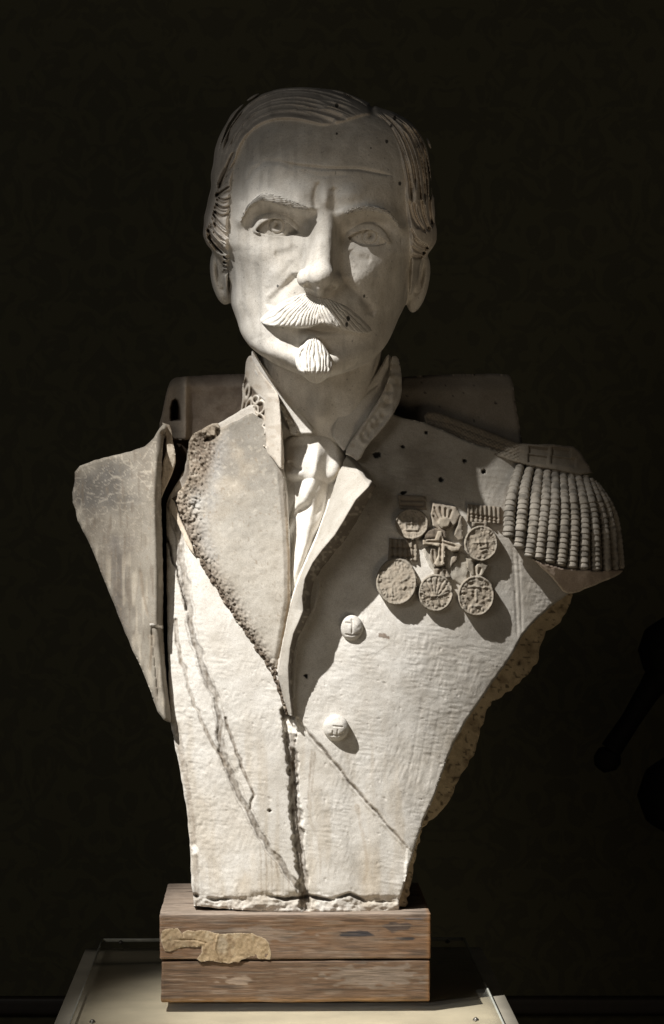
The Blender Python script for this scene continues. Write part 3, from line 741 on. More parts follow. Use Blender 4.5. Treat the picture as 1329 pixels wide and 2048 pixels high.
def lp_paint(U, V, E):
    P = np.ones((len(U), 3), np.float32) * np.array([.69, .67, .635]) * (1 - .38 * ss(-V, -1180, -880))[:, None]  # colour darkened towards the top to tone down the key light there
    m = pitmap(U, V)
    P = mixc(P, .55 * m * ss(fbm(U, V, 20, 3, 4) + m, .2, .9), (.62, .57, .51))
    P = mixc(P, .75 * m, (.30, .25, .21)); P = mixc(P, .6 * gauss(U, V, 395, 905, 48, 45), (.24, .19, .155)); P = mixc(P, .8 * m * ss(fbm(U, V, 19, 4, 41), .1, .45), (.16, .125, .10)); P = mixc(P, .8 * m * ss(noise2(U, V, 2.6, 46), .1, .6), (.62, .57, .50)); P = mixc(P, .8 * m * ss(noise2(U, V, 2.8, 47), .15, .6), (.10, .08, .06))
    dd, t, s = pdist(U, V, CRACK_A)
    P = mixc(P, .8 * ss(-dd, -np.interp(V, [1000, 1350], [11, 10]), -2) * ss(noise2(U, V, 5, 43) + .5, -.2, .5), (.30, .26, .23))
    dd, t, s = pdist(U, V, [(450, 868), (440, 905), (434, 940), (430, 980), (415, 1030), (408, 1070), (425, 1110)])
    P = mixc(P, .55 * np.exp(-(dd / 13) ** 2), (.55, .56, .58))
    P = mixc(P, .6 * gauss(U, V, 395, 1010, 14, 26), (.85, .90, .95))
    # ochre weathering and fine scratches
    P = mixc(P, .35 * ss(fbm(U, V, 60, 3, 14), 0, .5) * ss(-V, -1150, -900), (.80, .70, .57))
    P = mixc(P, .22 * ss(np.abs(noise2(U * .5 + V, V * .5 - U, 9, 61)), .62, .75) * ss(-V, -1180, -950), (1.1, 1.06, .98))
    P = mixc(P, .6 * ss(noise2(U, V, 3.2, 71), .7, .8), (.4, .34, .28))
    dd, t, s = pdist(U, V, [(560, 890), (566, 932), (571, 985), (577, 1060), (580, 1130), (580, 1205), (556, 1345)])
    P = mixc(P, .5 * ss(-dd, -12, -8), np.array([.78, .74, .70]))
    P = mixc(P, .5 * ss(-dd, -6, -3) * ss(V, 1000, 1060), np.array([.70, .55, .38]))
    return P
slab('left_lapel', LP, lp_d, M_COAT, step=2, thick=60, smooth_n=0, jagged=1.4, rnd=4, paint=lp_paint, edge_paint=(.45, .38, .30), seed=9)
# rough dark mortar band in the long crack
CA = [(x, y) for x, y in CRACK_A]
band = [(x + 9, y - 4) for x, y in CA] + [(x - 3, y + 3) for x, y in CA[::-1]]
slab('crack_filling', band, lambda U, V, E: T(U, V) + 3 + 5 * noise2(U, V, 6, 3) + 3.5 * noise2(U, V, 3, 4), M_WORN, step=1.6, thick=20, smooth_n=0, jagged=2.0, rnd=3, paint=lambda U, V, E: mixc(np.ones((len(U), 3), np.float32) * np.array([.20, .165, .135]), .8 * ss(noise2(U, V, 4, 5), .3, .7), (.6, .56, .50)), seed=11)

# right lapel, folded out from the chest, with a broken outer edge
OUT = [(697, 905), (712, 918), (724, 934), (738, 954), (753, 972), (746, 986), (728, 1018), (708, 1052), (688, 1084), (664, 1112), (643, 1138), (628, 1165), (622, 1195), (622, 1225), (610, 1250), (598, 1272), (590, 1298), (585, 1335), (585, 1380), (589, 1432)]
INL = [(697, 905), (688, 922), (674, 955), (660, 1000), (645, 1045), (628, 1090), (610, 1130), (594, 1170), (582, 1210), (574, 1250), (564, 1300), (556, 1350), (566, 1392), (578, 1430)]
RL = OUT + INL[::-1]
def lift(V): return np.interp(V, [905, 940, 975, 1100, 1200, 1300, 1432], [24, 74, 122, 100, 74, 46, 14])
def rl_d(U, V, E):
    do, to, _ = pdist(U, V, OUT[4:]); di, ti, _ = pdist(U, V, INL)
    bw = np.interp(V, [975, 1000, 1100, 1200, 1300, 1430], [14, 24, 24, 18, 10, 5])
    f = di / (di + np.maximum(do - bw, 0) + 1e-3)
    top = T(U, V) + 8 + lift(V) * f ** .8 
    cut = ss(-do, -bw, 0)
    r = top - cut * (lift(V) * .72)
    r = r + cut * (3.5 * noise2(U, V, 8, 3) + 2.2 * noise2(U, V, 4, 9))
    du, tu, _ = pdist(U, V, OUT[:5])
    r = r - 26 * np.clip(1 - du / 10, 0, 1) * ss(-V, -975, -960)
    return r + .8 * fbm(U, V, 14, 2, 8)
def rl_paint(U, V, E):
    do, to, _ = pdist(U, V, OUT[4:])
    bw = np.interp(V, [975, 1000, 1100, 1200, 1300, 1430], [14, 24, 24, 18, 10, 5])
    P = np.ones((len(U), 3), np.float32) * np.array([.64, .625, .60])
    P = mixc(P, .9 * ss(-do, -bw - 2, -bw + 4), np.array([.30, .27, .24]))
    P = mixc(P, .7 * ss(-do, -bw, -bw + 3) * ss(noise2(U, V, 5, 12), .2, .5), np.array([.7, .67, .62]))
    return mixc(P, .5 * ss(noise2(U, V, 3.2, 76), .75, .82), (.45, .4, .35))
slab('right_lapel', RL, rl_d, M_COAT, step=1.6, thick=22, smooth_n=0, jagged=1.0, rnd=2.5, paint=rl_paint, edge_paint=(.5, .44, .36), seed=13)
UNDER = [(740, 985), (716, 1030), (690, 1078), (655, 1120), (636, 1150), (640, 1180), (628, 1230), (604, 1262), (592, 1300), (590, 1420), (578, 1380), (578, 1290), (600, 1200), (640, 1090), (700, 980)]
slab('lapel_fold', UNDER, lambda U, V, E: T(U, V) + 4 + lift(V) * .22, M_COAT, step=2.5, thick=30, smooth_n=1, rnd=4, paint=lambda U, V, E: np.ones((len(U), 3)) * .8)

# ---------------------------------------------------------------- cravat
TIE = [(574, 871), (596, 865), (657, 868), (671, 885), (688, 906), (700, 930), (690, 985), (664, 1030), (645, 1085), (622, 1130), (600, 1180), (584, 1216), (578, 1180), (572, 1100), (570, 1040), (566, 985), (568, 932), (567, 896)]
def tie_d(U, V, E):
    b = T(600 + 0 * U, V) - 30
    knot = 46 * np.clip(1 - (np.abs(U - 628) / 68) ** 2.6 - (np.abs(V - 908) / 62) ** 3, 0, 1) ** .6
    c = np.interp(V, [940, 1000, 1060, 1130, 1216], [625, 622, 606, 596, 584]); w = np.interp(V, [940, 1000, 1060, 1130, 1216], [36, 30, 32, 24, 8])
    q = np.clip(1 - ((U - c) / w) ** 2, 0, 1) ** .6
    tail = q * np.interp(V, [930, 970, 1216], [34, 30, 14])
    r = b + np.maximum(knot, tail * ss(V, 915, 960))
    r += 16 * gauss(U, V, 612, 988, 13, 30, 20) - 24 * gauss(U, V, 604, 1020, 16, 8, -35) + 14 * gauss(U, V, 620, 1050, 12, 28, 15) - 20 * gauss(U, V, 588, 1070, 9, 44, 12) + 11 * gauss(U, V, 604, 1110, 8, 44, 18) - 10 * gauss(U, V, 640, 1010, 8, 40, 22)
    r += 8 * gauss(U, V, 590, 950, 14, 10) - 14 * gauss(U, V, 655, 928, 12, 32, 8) + 9 * gauss(U, V, 632, 930, 8, 38, 6) - 11 * gauss(U, V, 598, 893, 22, 16) + 6 * gauss(U, V, 672, 900, 8, 30, -12)
    r -= groove(U, V, [(577, 921), (585, 930), (596, 936), (607, 941)], 3, 8) 
    return r + .7 * fbm(U, V, 12, 2, 6)
slab('cravat', TIE, tie_d, M_SKIN, step=1.6, thick=30, smooth_n=1, rnd=7, paint=lambda U, V, E: np.ones((len(U), 3)) * 1.0)

# ---------------------------------------------------------------- shirt collar and coat collar
def lin(U, V, pts):
    """plane-ish interpolation through (u, v, d) control points (inverse distance)"""
    num = 0; den = 0
    for (x, y, d) in pts:
        w = 1 / ((U - x) ** 2 + (V - y) ** 2 + 60); num = num + w * d; den = den + w
    return num / den
SC_L = [(504, 700), (510, 704), (520, 722), (545, 757), (580, 797), (610, 835), (634, 867), (596, 868), (586, 842), (574, 822), (556, 792), (534, 762), (512, 732), (503, 716)]
slab('shirt_collar', SC_L, lambda U, V, E: np.interp(V + (U - 560) * .3, [700, 760, 870, 900], [-215, -200, -174, -164]), M_COAT, step=1.6, thick=26, smooth_n=1, rnd=3, jagged=.4, paint=lambda U, V, E: np.ones((len(U), 3)) * .95)
SC_L2 = [(508, 735), (530, 758), (548, 782), (566, 810), (578, 830), (590, 850), (598, 868), (582, 870), (574, 845), (562, 822), (548, 800), (530, 775), (512, 750)]
def crm(U, V, E): return np.interp(V, [735, 800, 870], [-205, -192, -172]) + 3 * noise2(U, V, 7, 3) - groove(U, V, [(515, 742), (535, 765), (550, 788), (566, 812)], 2, 9)
slab('collar_lining', SC_L2, crm, M_WORN, step=1.6, thick=24, smooth_n=1, rnd=3, jagged=1.4, paint=lambda U, V, E: mixc(np.ones((len(U), 3), np.float32) * .85, .7 * ss(noise2(U, V, 6, 4), .2, .6), (.4, .33, .26)))
CL = [(499, 711), (506, 712), (516, 736), (534, 760), (550, 778), (558, 790), (562, 830), (567, 880), (570, 935), (562, 940), (545, 915), (534, 906), (518, 893), (500, 872), (486, 848), (480, 832), (483, 812), (486, 792), (484, 775), (490, 755), (491, 735), (493, 720)]
def cl_base(U, V): return np.interp(U, [480, 500, 530, 550, 562, 572], [-150, -105, -45, -10, 2, -6]) + np.interp(V, [710, 790, 940], [-128, -130, -140])
def emb(U, V):
    """embroidery of the collar: scrolls in a sunken field"""
    F_ = [(486, 765), (492, 752), (502, 770), (518, 790), (531, 800), (532, 850), (535, 898), (520, 885), (500, 862), (486, 842), (484, 822), (488, 800)]
    sd = spoly(U, V, F_); m = ss(-sd, 0, 4)
    r = -13 * m
    rel = np.zeros(len(U), np.float32)
    for (x, y, a, b, rt) in ((520, 815, 9, 13, 20), (509, 826, 8, 15, 10), (521, 840, 8, 12, -15), (498, 812, 5, 14, 15), (495, 785, 4, 14, 10), (508, 850, 6, 10, 30), (524, 862, 6, 9, 0), (512, 800, 6, 8, 10)):
        co, si = math.cos(math.radians(rt)), math.sin(math.radians(rt))
        p = (U - x) * co + (V - y) * si; q = -(U - x) * si + (V - y) * co
        k = np.hypot(p / a, q / b); rel = np.maximum(rel, np.exp(-((k - 1) * min(a, b) / 2.2) ** 2))
    dd, t, s = pdist(U, V, [(484, 838), (498, 862), (514, 880), (530, 893)])
    br = np.exp(-(dd / 7) ** 2) * (.75 + .45 * np.sin(t * 60))
    return r + 14 * np.maximum(rel * m, br), m, np.maximum(rel, br)
def cl_d(U, V, E):
    r, m, _ = emb(U, V)
    dd, t, s = pdist(U, V, [(534, 792), (538, 850), (540, 905)])
    return cl_base(U, V) + r + 4 * ss(U, 533, 537) * ss(V, 785, 795) + .6 * fbm(U, V, 10, 2, 3)
def cl_paint(U, V, E):
    r, m, rel = emb(U, V)
    P = np.ones((len(U), 3), np.float32) * np.array([.93, .89, .84])
    P = mixc(P, m * .9 * ss(.6 - rel, 0, .4), (.17, .13, .10))
    P = mixc(P, .9 * ss(gauss(U, V, 519, 797, 12, 11) + .2 * noise2(U, V, 6, 3), .5, .7), WHITE)
    P = mixc(P, .35 * ss(noise2(U, V, 9, 23), .1, .5), (.6, .5, .4))
    return P
slab('coat_collar', CL, cl_d, M_COAT, step=1.3, thick=46, smooth_n=1, rnd=3, jagged=.6, paint=cl_paint, edge_paint=(.45, .37, .3), seed=5)
SC_R = [(776, 706), (784, 716), (786, 745), (770, 782), (740, 832), (710, 872), (690, 906), (678, 890), (662, 868), (676, 828), (700, 800), (735, 770), (762, 735)]
slab('shirt_collar', SC_R, lambda U, V, E: np.interp(V, [706, 780, 905], [-215, -200, -172]) + np.interp(U, [662, 720, 786], [6, 0, -12]) - groove(U, V, [(676, 828), (720, 795), (760, 765)], 3, 4), M_COAT, step=2, thick=24, smooth_n=1, rnd=4, paint=lambda U, V, E: np.ones((len(U), 3)) * .9)
CR = [(782, 712), (796, 712), (802, 735), (805, 770), (802, 800), (785, 832), (762, 862), (735, 890), (718, 925), (702, 912), (688, 908), (708, 872), (738, 832), (766, 786), (780, 750)]
def cr_d(U, V, E):
    dd, t, s = pdist(U, V, [(790, 770), (770, 820), (735, 870)])
    return np.interp(V, [712, 800, 925], [-205, -190, -152]) + np.interp(U, [690, 740, 785, 806], [0, 2, -8, -46]) + 6 * np.exp(-(dd / 14) ** 2) * noise2(U, V, 8, 2) + 5 * np.exp(-((dd - 18) / 5) ** 2) + groove(U, V, [(784, 735), (770, 785), (740, 835), (706, 885)], 5, 6)
slab('coat_collar', CR, cr_d, M_COAT, step=2, thick=60, smooth_n=1, rnd=4, paint=lambda U, V, E: mixc(np.ones((len(U), 3), np.float32) * .85, .4 * ss(noise2(U, V, 10, 3), 0, .5), (.5, .42, .3)))

# ---------------------------------------------------------------- cloak on the viewer's left
CLK = [(150, 944), (160, 932), (190, 920), (226, 911), (262, 903), (290, 893), (308, 876), (320, 856), (329, 846), (334, 852), (328, 880), (324, 930), (323, 1000), (325, 1070), (327, 1150), (327, 1250), (331, 1330), (338, 1395), (345, 1436), (340, 1445), (328, 1440), (316, 1424), (300, 1378), (285, 1340), (262, 1292), (240, 1238), (214, 1172), (190, 1112), (172, 1072), (156, 1042), (152, 1020), (146, 1005), (145, 985), (150, 962)]
def clk_d(U, V, E):
    r = np.interp(V, [850, 950, 1436], [-165, -150, -88]) - .04 * (330 - U) * ss(V, 1400, 1000) + 1.5 * fbm(U, V, 70, 3, 4)
    dd, t, s = pdist(U, V, [(328, 870), (323, 1000), (327, 1150), (327, 1250), (345, 1436)])
    r = r + 20 * np.exp(-((dd - 14) / 20) ** 2) + 26 * np.exp(-((dd - 30) / 60) ** 2) * ss(V, 880, 980) - 30 * np.clip(1 - dd / 16, 0, 1) ** 2
    r -= 14 * np.exp(-((dd - 60) / 26) ** 2) * ss(V, 900, 1000) * .6
    # notch with a chipped rim
    r -= np.where((V > 1250) & (dd < 26), 6.0, 0) * ss(-V, -1420, -1380)
    r -= groove(U, V, [(280, 1130), (287, 1190), (298, 1240)], 3, 3, 2) + groove(U, V, [(304, 1255), (303, 1310), (300, 1350)], 2.5, 3, 3)
    r -= groove(U, V, [(230, 1180), (262, 1230), (285, 1320)], 6, 2, 4)
    r -= 70 * ss(-V, -925, -850) ** 1.5
    return r + 1.6 * fbm(U, V * .6, 22, 3, 21)
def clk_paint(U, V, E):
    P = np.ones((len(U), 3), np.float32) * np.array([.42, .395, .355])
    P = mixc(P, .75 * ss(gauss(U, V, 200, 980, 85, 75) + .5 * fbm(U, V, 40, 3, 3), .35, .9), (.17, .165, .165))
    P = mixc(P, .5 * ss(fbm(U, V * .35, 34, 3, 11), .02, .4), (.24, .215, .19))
    dd, t, s = pdist(U, V, [(232, 1080), (238, 1150), (234, 1210), (246, 1270)])
    P = mixc(P, .65 * np.exp(-(dd / 13) ** 2), (.20, .185, .18))
    ab = np.abs(noise2(U + V * .3, V * .5, 12, 30)); ab2 = np.abs(noise2(U * .6 - V * .6, V + U * .3, 10, 31))
    P = mixc(P, .5 * ss(-np.minimum(ab, ab2), -.05, -.01) * ss(-V, -1200, -950), (.80, .75, .67))
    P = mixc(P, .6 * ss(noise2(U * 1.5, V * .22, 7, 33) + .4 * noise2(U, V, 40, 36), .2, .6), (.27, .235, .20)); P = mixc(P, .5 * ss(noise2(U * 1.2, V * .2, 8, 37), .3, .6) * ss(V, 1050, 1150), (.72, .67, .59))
    P = mixc(P, .7 * ss(noise2(U, V, 3.4, 79), .66, .8), (.4, .34, .28))
    P = mixc(P, .9 * ((np.abs(V - 1251 - .2 * (U - 310)) < 2.6) & (U > 300)), WHITE)
    P = mixc(P, .6 * groove(U, V, [(280, 1130), (287, 1190), (298, 1240)], 3, 1, 2), BROWN)
    P = mixc(P, .6 * groove(U, V, [(304, 1258), (303, 1310), (300, 1350)], 2.5, 1, 3), BROWN)
    return P
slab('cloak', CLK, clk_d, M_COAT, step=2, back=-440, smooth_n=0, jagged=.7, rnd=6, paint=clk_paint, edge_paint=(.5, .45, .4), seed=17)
FLAP = [(325, 845), (340, 850), (345, 872), (350, 900), (352, 925), (346, 945), (336, 968), (326, 990), (323, 1000), (323, 960), (326, 925), (333, 900), (333, 880)]
slab('cloak_flap', FLAP, lambda U, V, E: T(U, V) + 8 + np.interp(U, [320, 352], [12, -10]) - 60 * ss(-V, -925, -850) ** 1.5 + 2 * noise2(U, V, 9, 3), M_WORN, step=1.5, thick=26, smooth_n=0, jagged=1.2, rnd=3, paint=lambda U, V, E: mixc(np.ones((len(U), 3), np.float32) * np.array([.88, .80, .70]), .5 * ss(noise2(U, V, 7, 3), .2, .6), (.4, .32, .25)))
SPL = [(343, 996), (350, 1004), (365, 1046), (386, 1092), (390, 1110), (374, 1090), (358, 1052), (345, 1030), (338, 1012)]
slab('splinter', SPL, lambda U, V, E: T(U, V) + 12, M_WORN, step=1.5, thick=20, smooth_n=0, jagged=1.0, rnd=3, paint=lambda U, V, E: np.ones((len(U), 3)) * np.array([.88, .8, .7]))

# ---------------------------------------------------------------- the cut-off blocks behind the shoulders
BL = [(338, 768), (345, 758), (356, 754), (400, 751), (470, 748), (520, 747), (520, 880), (400, 880), (322, 880), (318, 852), (325, 826), (331, 795)]
HOLE = [(341, 842), (341, 815), (345, 801), (351, 797), (357, 801), (361, 815), (363, 842)]
def bl_d(U, V, E):
    r = -315 - 26 * ss(-U, -372, -338) + 14 * np.exp(-((U - 371) / 7) ** 2) - 30 * ss(-V, -775, -745)
    sd = spoly(U, V, HOLE); r = r - 55 * ss(-sd, -1, 5)
    return r + 2.5 * fbm(U, V, 26, 3, 4)
def bl_paint(U, V, E):
    P = np.ones((len(U), 3), np.float32) * np.array([.46, .41, .36])
    P = mixc(P, .8 * ss(U, 372, 384) * (.6 + .4 * ss(fbm(U, V, 18, 3, 4), -.3, .3)), (.24, .20, .175))
    sd = spoly(U, V, HOLE)
    return mixc(P, .8 * ss(-sd, -2, 3), (.15, .11, .09))
slab('shoulder_block', BL, bl_d, M_WORN, step=2, back=-450, smooth_n=1, jagged=.5, rnd=7, paint=bl_paint)
BR = [(790, 756), (850, 750), (940, 748), (1014, 747), (1025, 756), (1031, 800), (1041, 860), (1052, 930), (1056, 980), (900, 980), (790, 900)]
slab('shoulder_block', BR, lambda U, V, E: -320 - 20 * ss(-V, -785, -745) + 3 * fbm(U, V, 40, 3, 5), M_WORN, step=3, back=-450, smooth_n=1, jagged=.5, rnd=7,
     paint=lambda U, V, E: mixc(np.ones((len(U), 3), np.float32) * np.array([.25, .23, .205]), .95 * ss(noise2(U, V, 7, 3), .72, .8), (.05, .04, .04)))

# ---------------------------------------------------------------- epaulette
def ep_base(U, V):
    return np.interp(U, [850, 950, 1050, 1110, 1180, 1220, 1255], [-190, -200, -212, -222, -252, -290, -350]) + np.interp(V, [820, 900, 950, 1000, 1060, 1150], [-110, -66, -30, 12, 30, 34])
EP = empty('epaulette', at(1120., 1000., -100.)); EP.parent = BUST
def under(o):
    o.parent = EP; o.matrix_parent_inverse = EP.matrix_world.inverted() if False else __import__('mathutils').Matrix.Translation(-EP.location)
    return o
STR = [(848, 832), (856, 824), (872, 824), (900, 833), (960, 856), (1030, 884), (1060, 888), (1110, 889), (1148, 893), (1162, 905), (1172, 922), (1186, 946), (1160, 950), (1110, 940), (1060, 932), (1020, 922), (960, 900), (900, 874), (866, 862), (853, 848)]
def str_d(U, V, E):
    r = ep_base(U, V) + 22
    for P in ([(858, 838), (900, 846), (960, 870), (1030, 896)], [(860, 848), (900, 858), (960, 884), (1030, 910)]):
        dd, t, s = pdist(U, V, P); r = r - 3 * np.exp(-(dd / 2) ** 2)
    r = r + 2.2 * np.sin(U * .7) * np.sin(V * .9 - U * .3) * (U < 1040) * ss(E, 3, 8)
    for (x0, y0, x1, y1) in ((1060, 896, 1096, 908), (1058, 912, 1094, 926), (1106, 898, 1140, 912), (1104, 916, 1150, 930)):
        box_ = np.maximum(np.abs(U - (x0 + x1) / 2) - (x1 - x0) / 2, np.abs(V - (y0 + y1) / 2 - .12 * (U - (x0 + x1) / 2)) - (y1 - y0) / 2)
        r = r - 7 * ss(-box_, -3, 1)
    return r + .6 * fbm(U, V, 9, 2, 3)
under(slab('shoulder_board', STR, str_d, M_COAT, step=1.6, thick=40, smooth_n=0, rnd=4, jagged=.6, paint=lambda U, V, E: mixc(np.ones((len(U), 3), np.float32) * np.array([.25, .225, .19]), .4 * ss(noise2(U, V, 10, 3), 0, .5), (.35, .3, .24))))
PAD = [(1040, 932), (1110, 938), (1180, 950), (1205, 980), (1228, 1030), (1244, 1080), (1251, 1132), (1244, 1146), (1226, 1156), (1190, 1170), (1150, 1188), (1128, 1186), (1118, 1172), (1085, 1135), (1040, 1098), (1012, 1072), (1012, 1030), (1022, 975)]
def pad_d(U, V, E):
    dd, t, s = pdist(U, V, [(1000, 1075), (1040, 1104), (1080, 1124), (1130, 1138), (1190, 1142), (1260, 1140)])
    below = (s > 0)
    return ep_base(U, V) - 4 + np.where(below, 16 - 0.5 * dd + 3 * fbm(U, V, 16, 3, 6), 0)
def pad_paint(U, V, E):
    dd, t, s = pdist(U, V, [(1000, 1075), (1040, 1104), (1080, 1124), (1130, 1138), (1190, 1142), (1260, 1140)])
    P = np.ones((len(U), 3), np.float32) * np.array([.45, .41, .36])
    P = mixc(P, np.where(s > 0, .9, 0), (.62, .52, .46))
    return mixc(P, .8 * (E < 3) * (s > 0), (.9, .82, .72))
under(slab('fringe_pad', PAD, pad_d, M_WORN, step=2, back=-450, smooth_n=1, rnd=4, jagged=1, paint=pad_paint, edge_paint=(.5, .42, .35)))
STRANDS = [[(1042, 930), (1029, 972), (1020, 1021), (1018, 1076)], [(1062, 932), (1050, 978), (1044, 1038), (1038, 1098)], [(1080, 936), (1073, 988), (1067, 1055), (1058, 1116)],
           [(1095, 940), (1093, 988), (1085, 1055), (1078, 1120)], [(1111, 942), (1110, 1005), (1106, 1055), (1100, 1127)], [(1126, 946), (1129, 1005), (1129, 1055), (1122, 1133)],
           [(1141, 948), (1147, 1005), (1149, 1055), (1144, 1138)], [(1156, 951), (1164, 990), (1170, 1040), (1168, 1141)], [(1171, 955), (1183, 1005), (1190, 1055), (1193, 1143)],
           [(1181, 959), (1199, 1005), (1210, 1055), (1215, 1144)], [(1189, 964), (1212, 1005), (1225, 1055), (1232, 1141)], [(1195, 968), (1222, 1011), (1236, 1055), (1244, 1138)]]
def catmull(P, n):
    P = np.array(P, float); P = np.vstack([2 * P[0] - P[1], P, 2 * P[-1] - P[-2]]); out = []
    for i in range(1, len(P) - 2):
        for k in range(n):
            t = k / n
            out.append(.5 * ((2 * P[i]) + (-P[i - 1] + P[i + 1]) * t + (2 * P[i - 1] - 5 * P[i] + 4 * P[i + 1] - P[i + 2]) * t * t + (-P[i - 1] + 3 * P[i] - 3 * P[i + 1] + P[i + 2]) * t ** 3))
    out.append(P[-2]); return np.array(out)
def tube(name, pts3, radii, mat, ns=14, paint=(1, 1, 1), flat=1.0, parent=BUST, cap=True):
    P = np.asarray(pts3, float); n = len(P)
    Tn = np.gradient(P, axis=0); Tn /= np.linalg.norm(Tn, axis=1)[:, None] + 1e-9
    up = np.array([0, 0, 1.0]); A = np.cross(Tn, up); A /= np.linalg.norm(A, axis=1)[:, None] + 1e-9; B = np.cross(A, Tn)
    ang = np.linspace(0, 2 * math.pi, ns, endpoint=False)
    ring = P[:, None, :] + (A[:, None, :] * np.cos(ang)[None, :, None] + B[:, None, :] * np.sin(ang)[None, :, None] * flat) * np.asarray(radii)[:, None, None]
    U, V, D = ring.reshape(-1, 3).T
    X, Y, Z = at(U, V, D)
    i = np.arange(n - 1)[:, None] * ns; j = np.arange(ns)[None, :]; j2 = (j + 1) % ns
    q = np.stack([i + j, i + ns + j, i + ns + j2, i + j2], -1).reshape(-1, 4)
    me = mesh_np(name, np.stack([X, Y, Z], 1), q, paint=np.tile(np.array(paint, np.float32), (n * ns, 1)) * (1 - .45 * ss(noise3(U, V, D, 9, 4), -.1, .6))[:, None])
    return link(name, me, mat, parent)
for si, P in enumerate(STRANDS):
    c = catmull(P, 44)
    L = np.r_[0, np.cumsum(np.hypot(*np.diff(c, axis=0).T))]; m = 190
    t = np.linspace(0, L[-1], m); u = np.interp(t, L, c[:, 0]); v = np.interp(t, L, c[:, 1])
    r0 = np.interp(si, [0, 6, 8, 9, 11], [11.8, 11.6, 11, 9.4, 7]) * np.interp(t / L[-1], [0, .25, 1], [.72, .95, 1.0])
    ph = t / 10.6 + si * .37 + .2 * np.sin(t * .05 + si * 2.1) + .08 * np.sin(t * .16 + si); saw = ph - np.floor(ph)
    prof_ = .80 + .24 * np.sqrt(np.clip(saw * 1.25, 0, 1)) - .28 * ss(saw, .88, 1)
    end = np.sqrt(np.clip((L[-1] - t) / 5, 0, 1)) * .75 + .25
    r = r0 * prof_ * end
    r[-1] = .5
    d = ep_base(u, v) + 6
    under(tube('fringe_strand', np.stack([u, v, d], 1), r, M_COAT, ns=14, paint=(.47, .445, .41) if si % 4 else (.42, .40, .37)))

# ---------------------------------------------------------------- buttons
BH = .72
def dome(name, cx, cy, rx, ry, hgt, marks, lean=(0, 0)):
    poly = [(cx + rx * math.cos(a), cy + ry * math.sin(a)) for a in np.linspace(0, 2 * math.pi, 28, endpoint=False)]
    def dfn(U, V, E):
        k = np.clip(1 - ((U - cx) / rx) ** 2 - ((V - cy) / ry) ** 2, 0, 1)
        r = T(np.full_like(U, cx), np.full_like(V, cy)) + 2 + BH * hgt * k ** .42 + lean[0] * (U - cx) + lean[1] * (V - cy)
        for mk in marks: r = r - groove(U, V, mk, 1.7, 2.2, wn=.5)
        return r + 1.3 * noise2(U, V, 8, 3)
    def pt(U, V, E):
        P = np.ones((len(U), 3), np.float32)
        for mk in marks: P = mixc(P, .3 * groove(U, V, mk, 1.5, 1, wn=.4), (.25, .2, .16))
        return P
    return slab(name, poly, dfn, M_SKIN, step=1.2, thick=34, smooth_n=0, rnd=2, jagged=.5, paint=pt)
dome('button', 704, 1256, 23, 26, 22, [[(704, 1236), (705, 1252), (704, 1270)], [(689, 1268), (704, 1271), (722, 1266)], [(690, 1245), (703, 1247)]])
dome('button', 672, 1456, 26, 27, 30, [[(664, 1452), (688, 1454)], [(666, 1460), (666, 1472)], [(676, 1458), (675, 1471)], [(657, 1469), (674, 1472), (690, 1466)]], lean=(.25, -.1))

# ---------------------------------------------------------------- medals
MCOL = (.43, .40, .355)
def coin(name, cx, cy, rx, ry, marks, seed, hgt=16, tilt=0.0, parent=None, letters=True, col=MCOL, rays=False):
    poly = [(cx + rx * math.cos(a) * (1 + .02 * math.sin(3 * a + seed)), cy + ry * math.sin(a)) for a in np.linspace(0, 2 * math.pi, 36, endpoint=False)]
    def height(U, V):
        k = np.hypot((U - cx) / rx, (V - cy) / ry)
        r = 3.2 * np.exp(-((k - .93) / .06) ** 2)
        an = np.arctan2(V - cy, U - cx)
        if letters:
            lett = np.exp(-((k - .76) / .09) ** 2) * ss(noise2(an * 30, k * 16, 2.2, seed), -.1, .35)
            r = r + 2.0 * lett * ss(noise2(an * 6, 0 * k, 3, seed + 1), -.6, -.1)
        if rays:
            a2 = np.arctan2(V - (cy + ry * .35), U - (cx - 2)); r = r + 3.4 * (np.abs(np.sin(a2 * 11)) ** .6 - .4) * (a2 < -.5) * (a2 > -2.7) * (k < .85)
        for mk in marks: r = r + groove(U, V, mk, 2.0, 2.3, wn=.5)
        return r
    def dfn(U, V, E):
        b = T(np.full_like(U, cx), np.full_like(V, cy)) + .9 * (T(U, V) - T(np.full_like(U, cx), np.full_like(V, cy)))
        return b + hgt + height(U, V) + tilt * (V - cy) + 1.6 * noise2(U, V, 7, seed) + 1.1 * noise2(U, V, 3.6, seed + 4)
    def pt(U, V, E):
        P = np.ones((len(U), 3), np.float32) * np.array(col)
        P = mixc(P, .30 * ss(noise2(U, V, 9, seed + 3), -.1, .5), (.52, .45, .38))
        return mixc(P, .3 * ss(1.5 - height(U, V), 0, 1.5) * ss(E, 4, 8), (.55, .48, .40))
    return slab(name, poly, dfn, M_WORN, step=1.3, thick=hgt + 6, smooth_n=0, rnd=3, jagged=.8, paint=pt, seed=seed)
